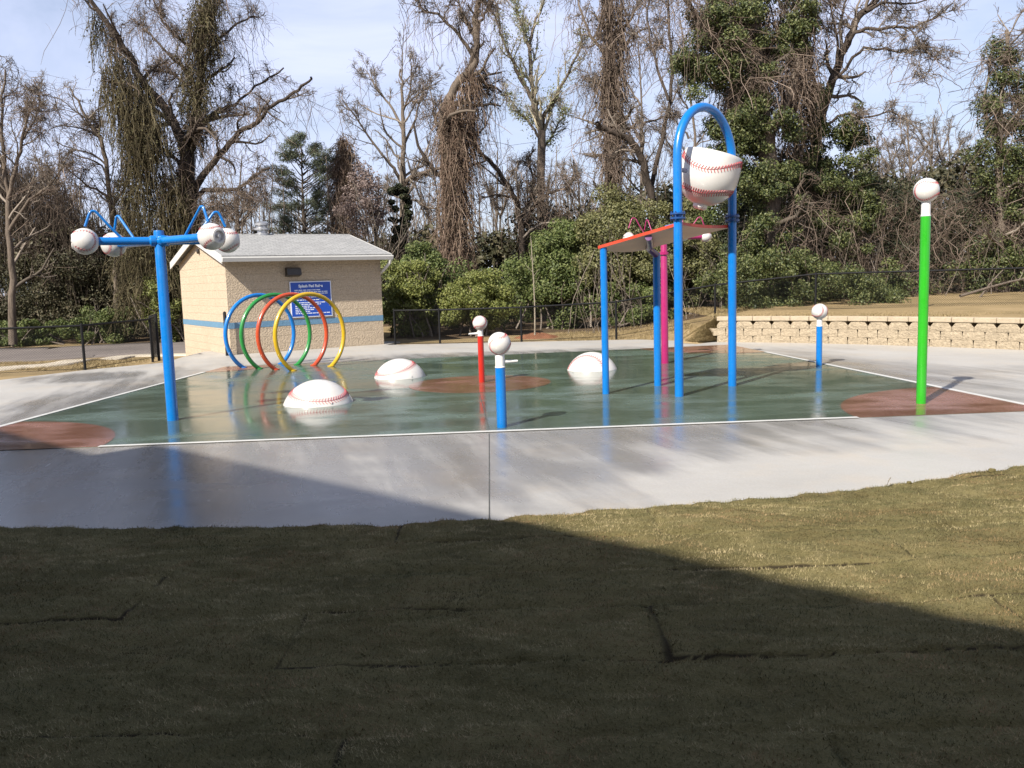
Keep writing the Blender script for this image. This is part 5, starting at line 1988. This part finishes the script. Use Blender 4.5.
shrub('shrub', 'loose green shrub beyond the driveway behind the left fence', 105, 326, 44, 25, 35.4, 16200, 0.076, 'privet', 45, stems=30)
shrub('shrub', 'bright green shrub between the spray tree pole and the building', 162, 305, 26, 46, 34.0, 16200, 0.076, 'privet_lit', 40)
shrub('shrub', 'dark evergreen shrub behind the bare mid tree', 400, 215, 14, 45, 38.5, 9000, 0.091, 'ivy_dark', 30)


# --- sapling with its mulch ring
def sapling():
    b = np.array(gbase(534, 26.0))
    t = thing('sapling', b, 'thin pale sapling on the reddish mulch mound behind the fence', 'tree')
    tip = at(531, 240, 26.0)
    p = catmull([b, b * 0.6 + tip * 0.4 + (0.03, 0, 0), tip], 6)
    r_ = np.linspace(0.03, 0.01, len(p))
    A = Acc()
    A.add(*tubes(p[None], r_[None], 6))
    A.build('trunk', M['bark_pale'], t)
    P, Rr = pick([(p, r_)])
    A = Acc()
    S, Dv, L, r0 = sprout(P, Rr, 12, 0.45, (0.35, 0.8), 0.22)
    P1 = grow(S, Dv, L, 5, 0.12, 0.1)
    A.add(*tubes(P1, taper(np.minimum(r0, 0.012), 5), 4))
    A.build('crown', M['twig_pale'], t)


sapling()
mc_ = gbase(536, 26.2)
mv, mq = [], []
nr, na = 8, 28
for i in range(nr + 1):
    for k in range(na):
        a = 2 * PI * k / na
        q = i / nr
        mv.append((mc_[0] + math.cos(a) * q * 0.85, mc_[1] + math.sin(a) * q * 0.8, mc_[2] - 0.05 + 0.18 * (1 - q * q) ** 1.5 + 0.03 * math.sin(5 * a + i)))
for i in range(nr):
    for k in range(na):
        mq.append((i * na + k, i * na + (k + 1) % na, (i + 1) * na + (k + 1) % na, (i + 1) * na + k))
struct(mesh_np('mulch_mound', mv, mq, M['mulch'], None, None, True))


# --- masses nobody could count --------------------------------------------
def mass(name, label, cat, xr, depth, ztop, k, n, size, m, crad=(0.4, 0.9), zlo=0.1):
    px = RNG.uniform(*xr, k)
    Dd = RNG.uniform(*depth, k)
    C = np.array([at(a, 300, b) for a, b in zip(px, Dd)])
    g = ground_z(C[:, 0], C[:, 1])
    zt = np.interp(px, *ztop)
    C[:, 2] = g + zlo + (RNG.random(k) ** 0.8) * zt
    r_ = RNG.uniform(*crad, k)
    pts, out = clump_points(C, r_, n, RNG, 0.8)
    pts[:, 2] = np.maximum(pts[:, 2], ground_z(pts[:, 0], pts[:, 1]))
    V, Q_ = leaf_quads(pts, size, out=out)
    o = mesh_np(name, V, Q_, M[m])
    tag(o, label, cat, None, 'stuff')


mass('undergrowth', 'dark brushy undergrowth filling the wood behind the fence', 'undergrowth', (-200, 1220), (37, 44),
     ([-200, 60, 120, 230, 330, 420, 520, 720, 1220], [4.5, 4.6, 4.6, 3.8, 3.4, 3.6, 4.0, 5.2, 5.0]), 900, 110000, 0.22, 'brush', (0.5, 1.0))
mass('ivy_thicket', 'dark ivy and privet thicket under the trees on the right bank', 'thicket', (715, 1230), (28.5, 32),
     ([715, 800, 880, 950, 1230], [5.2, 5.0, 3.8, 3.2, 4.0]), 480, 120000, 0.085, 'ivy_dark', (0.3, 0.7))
mass('ivy_fringe', 'low sunlit ivy and weeds along the foot of the right wood', 'ground ivy', (700, 1230), (27.2, 29.0),
     ([700, 1230], [1.1, 1.3]), 130, 22000, 0.075, 'ivy', (0.2, 0.45))
mass('bank_ivy', 'ground ivy and weeds creeping down the bank close behind the retaining wall', 'ground ivy', (722, 900), (24.4, 28.2),
     ([722, 800, 860, 900], [2.0, 1.5, 0.9, 0.2]), 170, 34000, 0.065, 'ivy', (0.15, 0.42))
mass('dead_brush', 'brown dead brush standing behind the left driveway', 'brush', (-160, 240), (36.5, 39),
     ([-160, 60, 240], [4.2, 3.4, 2.6]), 260, 60000, 0.085, 'brush', (0.3, 0.7))
mass('green_brush', 'low mixed green brush along the back fence', 'brush', (380, 720), (29.5, 33),
     ([380, 500, 600, 720], [2.2, 2.0, 2.6, 3.2]), 220, 56000, 0.085, 'privet', (0.3, 0.6))


def far_woods():
    A = Acc()
    n = 620
    px = RNG.uniform(-220, 1240, n)
    Dd = RNG.uniform(40, 62, n)
    S = np.array([at(a, 300, b) for a, b in zip(px, Dd)])
    S[:, 2] = -0.3
    Hh = RNG.uniform(4.0, 8.6, n)
    P = grow(S, np.tile([0, 0, 1.0], (n, 1)), Hh, 9, 0.07, 0.12)
    r0 = RNG.uniform(0.04, 0.11, n)
    Rr = taper(r0, 9, 0.2)
    A.add(*tubes(P, Rr, 4))
    S2, D2, L2, r2 = sprout(P, Rr, 12, 0.25, (0.4, 1.0), 0.3)
    P2 = grow(S2, D2, L2, 5, 0.2, 0.06)
    A.add(*tubes(P2, taper(r2, 5, 0.4, 0.007), 3))
    S3, D3, L3, r3 = sprout(P2, taper(r2, 5), 4, 0.2, (0.4, 0.9), 0.5)
    P3 = grow(S3, D3, L3, 4, 0.2, 0.06)
    A.add(*tubes(P3, taper(r3, 4, 0.5, 0.006), 3))
    o = A.build('far_woods', M['twig'])
    tag(o, 'hazy grey mass of bare saplings deep in the wood', 'woods', None, 'stuff')


far_woods()


def bare_stems():
    "thin pale stems and fallen poles in the thicket on the right and behind the fence"
    A = Acc()
    n = 80
    px = np.concatenate([RNG.uniform(720, 1040, 50), RNG.uniform(560, 730, 30)])
    Dd = RNG.uniform(27.0, 29.0, n)
    S = np.array([at(a, 300, b) for a, b in zip(px, Dd)])
    S[:, 2] = ground_z(S[:, 0], S[:, 1])
    Dv = np.stack([RNG.normal(0, 0.35, n), RNG.normal(0, 0.2, n), np.ones(n)], -1)
    P = grow(S, Dv, RNG.uniform(1.0, 3.6, n), 8, 0.12, 0.03)
    r0 = RNG.uniform(0.006, 0.015, n)
    A.add(*tubes(P, taper(r0, 8, 0.4), 4))
    S2, D2, L2, r2 = sprout(P, taper(r0, 8, 0.4), 5, 0.3, (0.3, 0.9), 0.4)
    A.add(*tubes(grow(S2, D2, L2, 5, 0.15, 0.03), taper(r2, 5), 3))
    o = A.build('thicket_stems', M['twig'])
    tag(o, 'thin pale bare stems standing in the thicket edge', 'stems', None, 'stuff')


bare_stems()


def brush_twigs():
    "grey-brown twig tangle in front of and among the right thicket"
    n = 900
    px = RNG.uniform(800, 1060, n)
    Dd = RNG.uniform(27.6, 30.0, n)
    S = np.array([at(a, 300, b) for a, b in zip(px, Dd)])
    S[:, 2] = ground_z(S[:, 0], S[:, 1]) + RNG.random(n) * np.interp(px, [800, 880, 960, 1060], [4.2, 3.6, 3.4, 3.8])
    A = Acc()
    A.add(*tangle(S, 5200, 0.7, 0.0055))
    (P, Rv) = drape(S, RNG.uniform(0.5, 2.0, n), RNG, 7, 0.06, 0.009)
    P[:, :, 2] = np.maximum(P[:, :, 2], 0.4)
    A.add(*tubes(P, Rv, 3))
    o = A.build('vine_tangle', M['vine'])
    tag(o, 'grey brown tangle of bare vines over the right thicket', 'vines', None, 'stuff')


brush_twigs()

for (a, b, r_, lab) in (((960, 296), (1060, 272), 0.045, 'long pale fallen log lying on the right bank, sloping up to the edge'), ((978, 300), (1005, 268), 0.03, 'short thin dead limb leaning beside the fallen log')):
    p0, p1 = at(*a, 25.8), at(*b, 26.4)
    p0[2] = max(p0[2], float(ground_z(p0[0], p0[1])) + 0.05)
    P = catmull([p0, p0 * 0.5 + p1 * 0.5 + (0, 0, 0.06), p1], 5)
    V, Q_ = tubes(P[None], np.linspace(r_, r_ * 0.5, len(P))[None], 8)
    t = thing('fallen_log', p0, lab, 'log', 'fallen logs on the bank')
    mesh_np('trunk', V, Q_, M['bark'], t, None, True)
    Pk, Rk = pick([(P, np.linspace(r_, r_ * 0.5, len(P)))])
    S, Dv, L, r0 = sprout(Pk, Rk, 5, 0.3, (0.4, 1.0), 0.25, rfac=0.35)
    V, Q_ = tubes(grow(S, Dv, L, 5, 0.2, 0.05), taper(r0, 5), 4)
    mesh_np('snapped_twigs', V, Q_, M['twig'], t, None, True)


# ------------------------------------------------------------------ small things at the lawn's edge
def clod(p, r_, label, m, cat='clod', name='soil_clod'):
    import bmesh
    bm = bmesh.new()
    bmesh.ops.create_icosphere(bm, subdivisions=3, radius=r_)
    rr = random.Random(label)
    ph = [rr.uniform(0, 6) for _ in range(6)]
    for v in bm.verts:
        c = v.co / r_
        v.co *= 1 + 0.18 * math.sin(4 * c.x + ph[0]) * math.sin(5 * c.y + ph[1]) + 0.1 * math.sin(9 * c.z + ph[2] + 4 * c.x)
        v.co.z *= 0.62
    me = bpy.data.meshes.new(name)
    bm.to_mesh(me)
    bm.free()
    o = link(name, me, m)
    o.location = (p[0], p[1], p[2] + r_ * 0.4)
    tag(o, label, cat, 'clods on the lawn edge')


for px, py, r_, lab in ((909, 485.5, 0.02, 'small pale clod at the lawn edge beside the curled leaf'), (992, 477, 0.03, 'larger brown clod on the lawn edge at the right')):
    q = G(px, py)
    clod((q[0], q[1], float(lawn_z(q[0], q[1]))), r_, lab, M['soil'])


def dry_leaf():
    q = G(887, 488)
    z = float(lawn_z(q[0], q[1]))
    V, fs = [], []
    for i in range(9):
        u = i / 8
        w = 0.016 * math.sin(PI * min(1, u * 0.92 + 0.06))
        for k in (-1, 0, 1):
            V.append((q[0] + 0.03 * u + 0.004 * k, q[1] + k * w, z + 0.012 + 0.055 * u + 0.006 * abs(k) + 0.008 * math.sin(3 * u)))
    n = len(V)
    V += [(a, b, c - 0.0015) for a, b, c in V]
    for i in range(8):
        for k in range(2):
            a = i * 3 + k
            fs.append((a, a + 1, a + 4, a + 3))
            fs.append((n + a + 3, n + a + 4, n + a + 1, n + a))
    o = MB().add(V, fs).build('dry_leaf', M['bark_pale'])
    tag(o, 'curled pale grey dry leaf standing up at the lawn edge', 'leaf')


dry_leaf()


# ------------------------------------------------------------------ the building behind the photographer that shades the lawn
def hall():
    SUN = (math.sin(SUN_AZ) * math.cos(SUN_EL), math.cos(SUN_AZ) * math.cos(SUN_EL), math.sin(SUN_EL))
    H1, H2 = 6.0, 4.9
    s1 = np.array(SUN[:2]) * H1 / SUN[2]
    s2 = np.array(SUN[:2]) * H2 / SUN[2]
    dirn = unit(np.array([0.74, -0.672]))
    back = np.array([dirn[1], -dirn[0]])
    if back[1] > 0:
        back = -back
    p1 = np.array([-2.64, 8.40]) + s1          # a point under the tall eave
    a = p1 - dirn * 1.75
    b = p1 + dirn * 26
    t = thing('hall_building', (a[0], a[1], 0), 'dark-walled hall behind the photographer with a low wing added for shade', 'building')
    MB().prism([a, b, b + back * 14, a + back * 14], -0.1, H1 - 0.25).build('wall', M['lamp'], t, smooth=False)  # wall kept dark so it throws little light back onto the lawn
    MB().prism([a + back * 0.0 - dirn * 0.05 - back * 0.05, b - back * 0.05, b + back * 14.1, a + back * 14.1 - dirn * 0.05], H1 - 0.245, H1).build('parapet', M['trim'], t, smooth=False)
    # unseen lower wing on the left, added and sized to shade the concrete
    q = np.array([-5.35, 10.0]) + s2
    n = -back
    off = (q - a) @ n
    wa = a + n * off - dirn * 0.01
    wb = wa - dirn * 14
    MB().prism([wb, wa, wa + back * (10 + off), wb + back * 10], -0.1, H2 - 0.2).build('shade_wing_wall', M['retcap'], t, smooth=False)
    MB().prism([wb, wa, wa + back * (10 + off), wb + back * 10], H2 - 0.195, H2).build('shade_wing_parapet', M['trim'], t, smooth=False)


# ------------------------------------------------------------------ light
SUN_AZ = math.atan2(-0.588, -0.81)      # direction to the sun, clockwise from +Y
SUN_EL = R(41)
hall()

L = bpy.data.lights.new('sun', 'SUN')
L.energy = 5.0
L.angle = R(0.9)
L.color = (1.0, 0.94, 0.84)
lo = bpy.data.objects.new('sun', L)
COL.objects.link(lo)
sd = Vector((math.sin(SUN_AZ) * math.cos(SUN_EL), math.cos(SUN_AZ) * math.cos(SUN_EL), math.sin(SUN_EL)))
lo.rotation_euler = (-sd).to_track_quat('-Z', 'Y').to_euler()
lo.location = (-20, -24, 28)

w = bpy.data.worlds.new('World')
SC.world = w
w.use_nodes = True
nt = w.node_tree
bg = nt.nodes['Background']
sky = nt.nodes.new('ShaderNodeTexSky')
sky.sky_type = 'NISHITA'
sky.sun_disc = False
sky.sun_elevation = SUN_EL
sky.sun_rotation = SUN_AZ % (2 * PI)
sky.altitude = 200
sky.air_density = 1.0
sky.dust_density = 1.6
sky.ozone_density = 1.2
tc = nt.nodes.new('ShaderNodeTexCoord')
c1 = noise(nt, tc.outputs['Generated'], 2.2, 6, 0.6, 0.6, sc=(1.0, 1.0, 3.0))
cm = ramp(nt, c1, [(0.34, 0.35), (0.66, 0.88)])
sx = node(nt, 'ShaderNodeSeparateXYZ')
nt.links.new(tc.outputs['Generated'], sx.inputs[0])
cm = mth(nt, 'MULTIPLY', cm, maprange(nt, sx.outputs[2], 0.34, 0.8, 1.0, 0.2))
col = mixc(nt, cm, sky.outputs[0], (6.3, 6.8, 9.0))
nt.links.new(col, bg.inputs[0])
bg.inputs[1].default_value = 0.074

vs = SC.view_settings
vs.view_transform = 'Standard'
vs.look = 'None'
vs.exposure = 0.92
vs.gamma = 1.0
SC.cycles.max_bounces = 6
SC.cycles.diffuse_bounces = 3
SC.cycles.glossy_bounces = 3
SC.cycles.transmission_bounces = 3
SC.cycles.use_denoising = True
SC.cycles.caustics_reflective = False
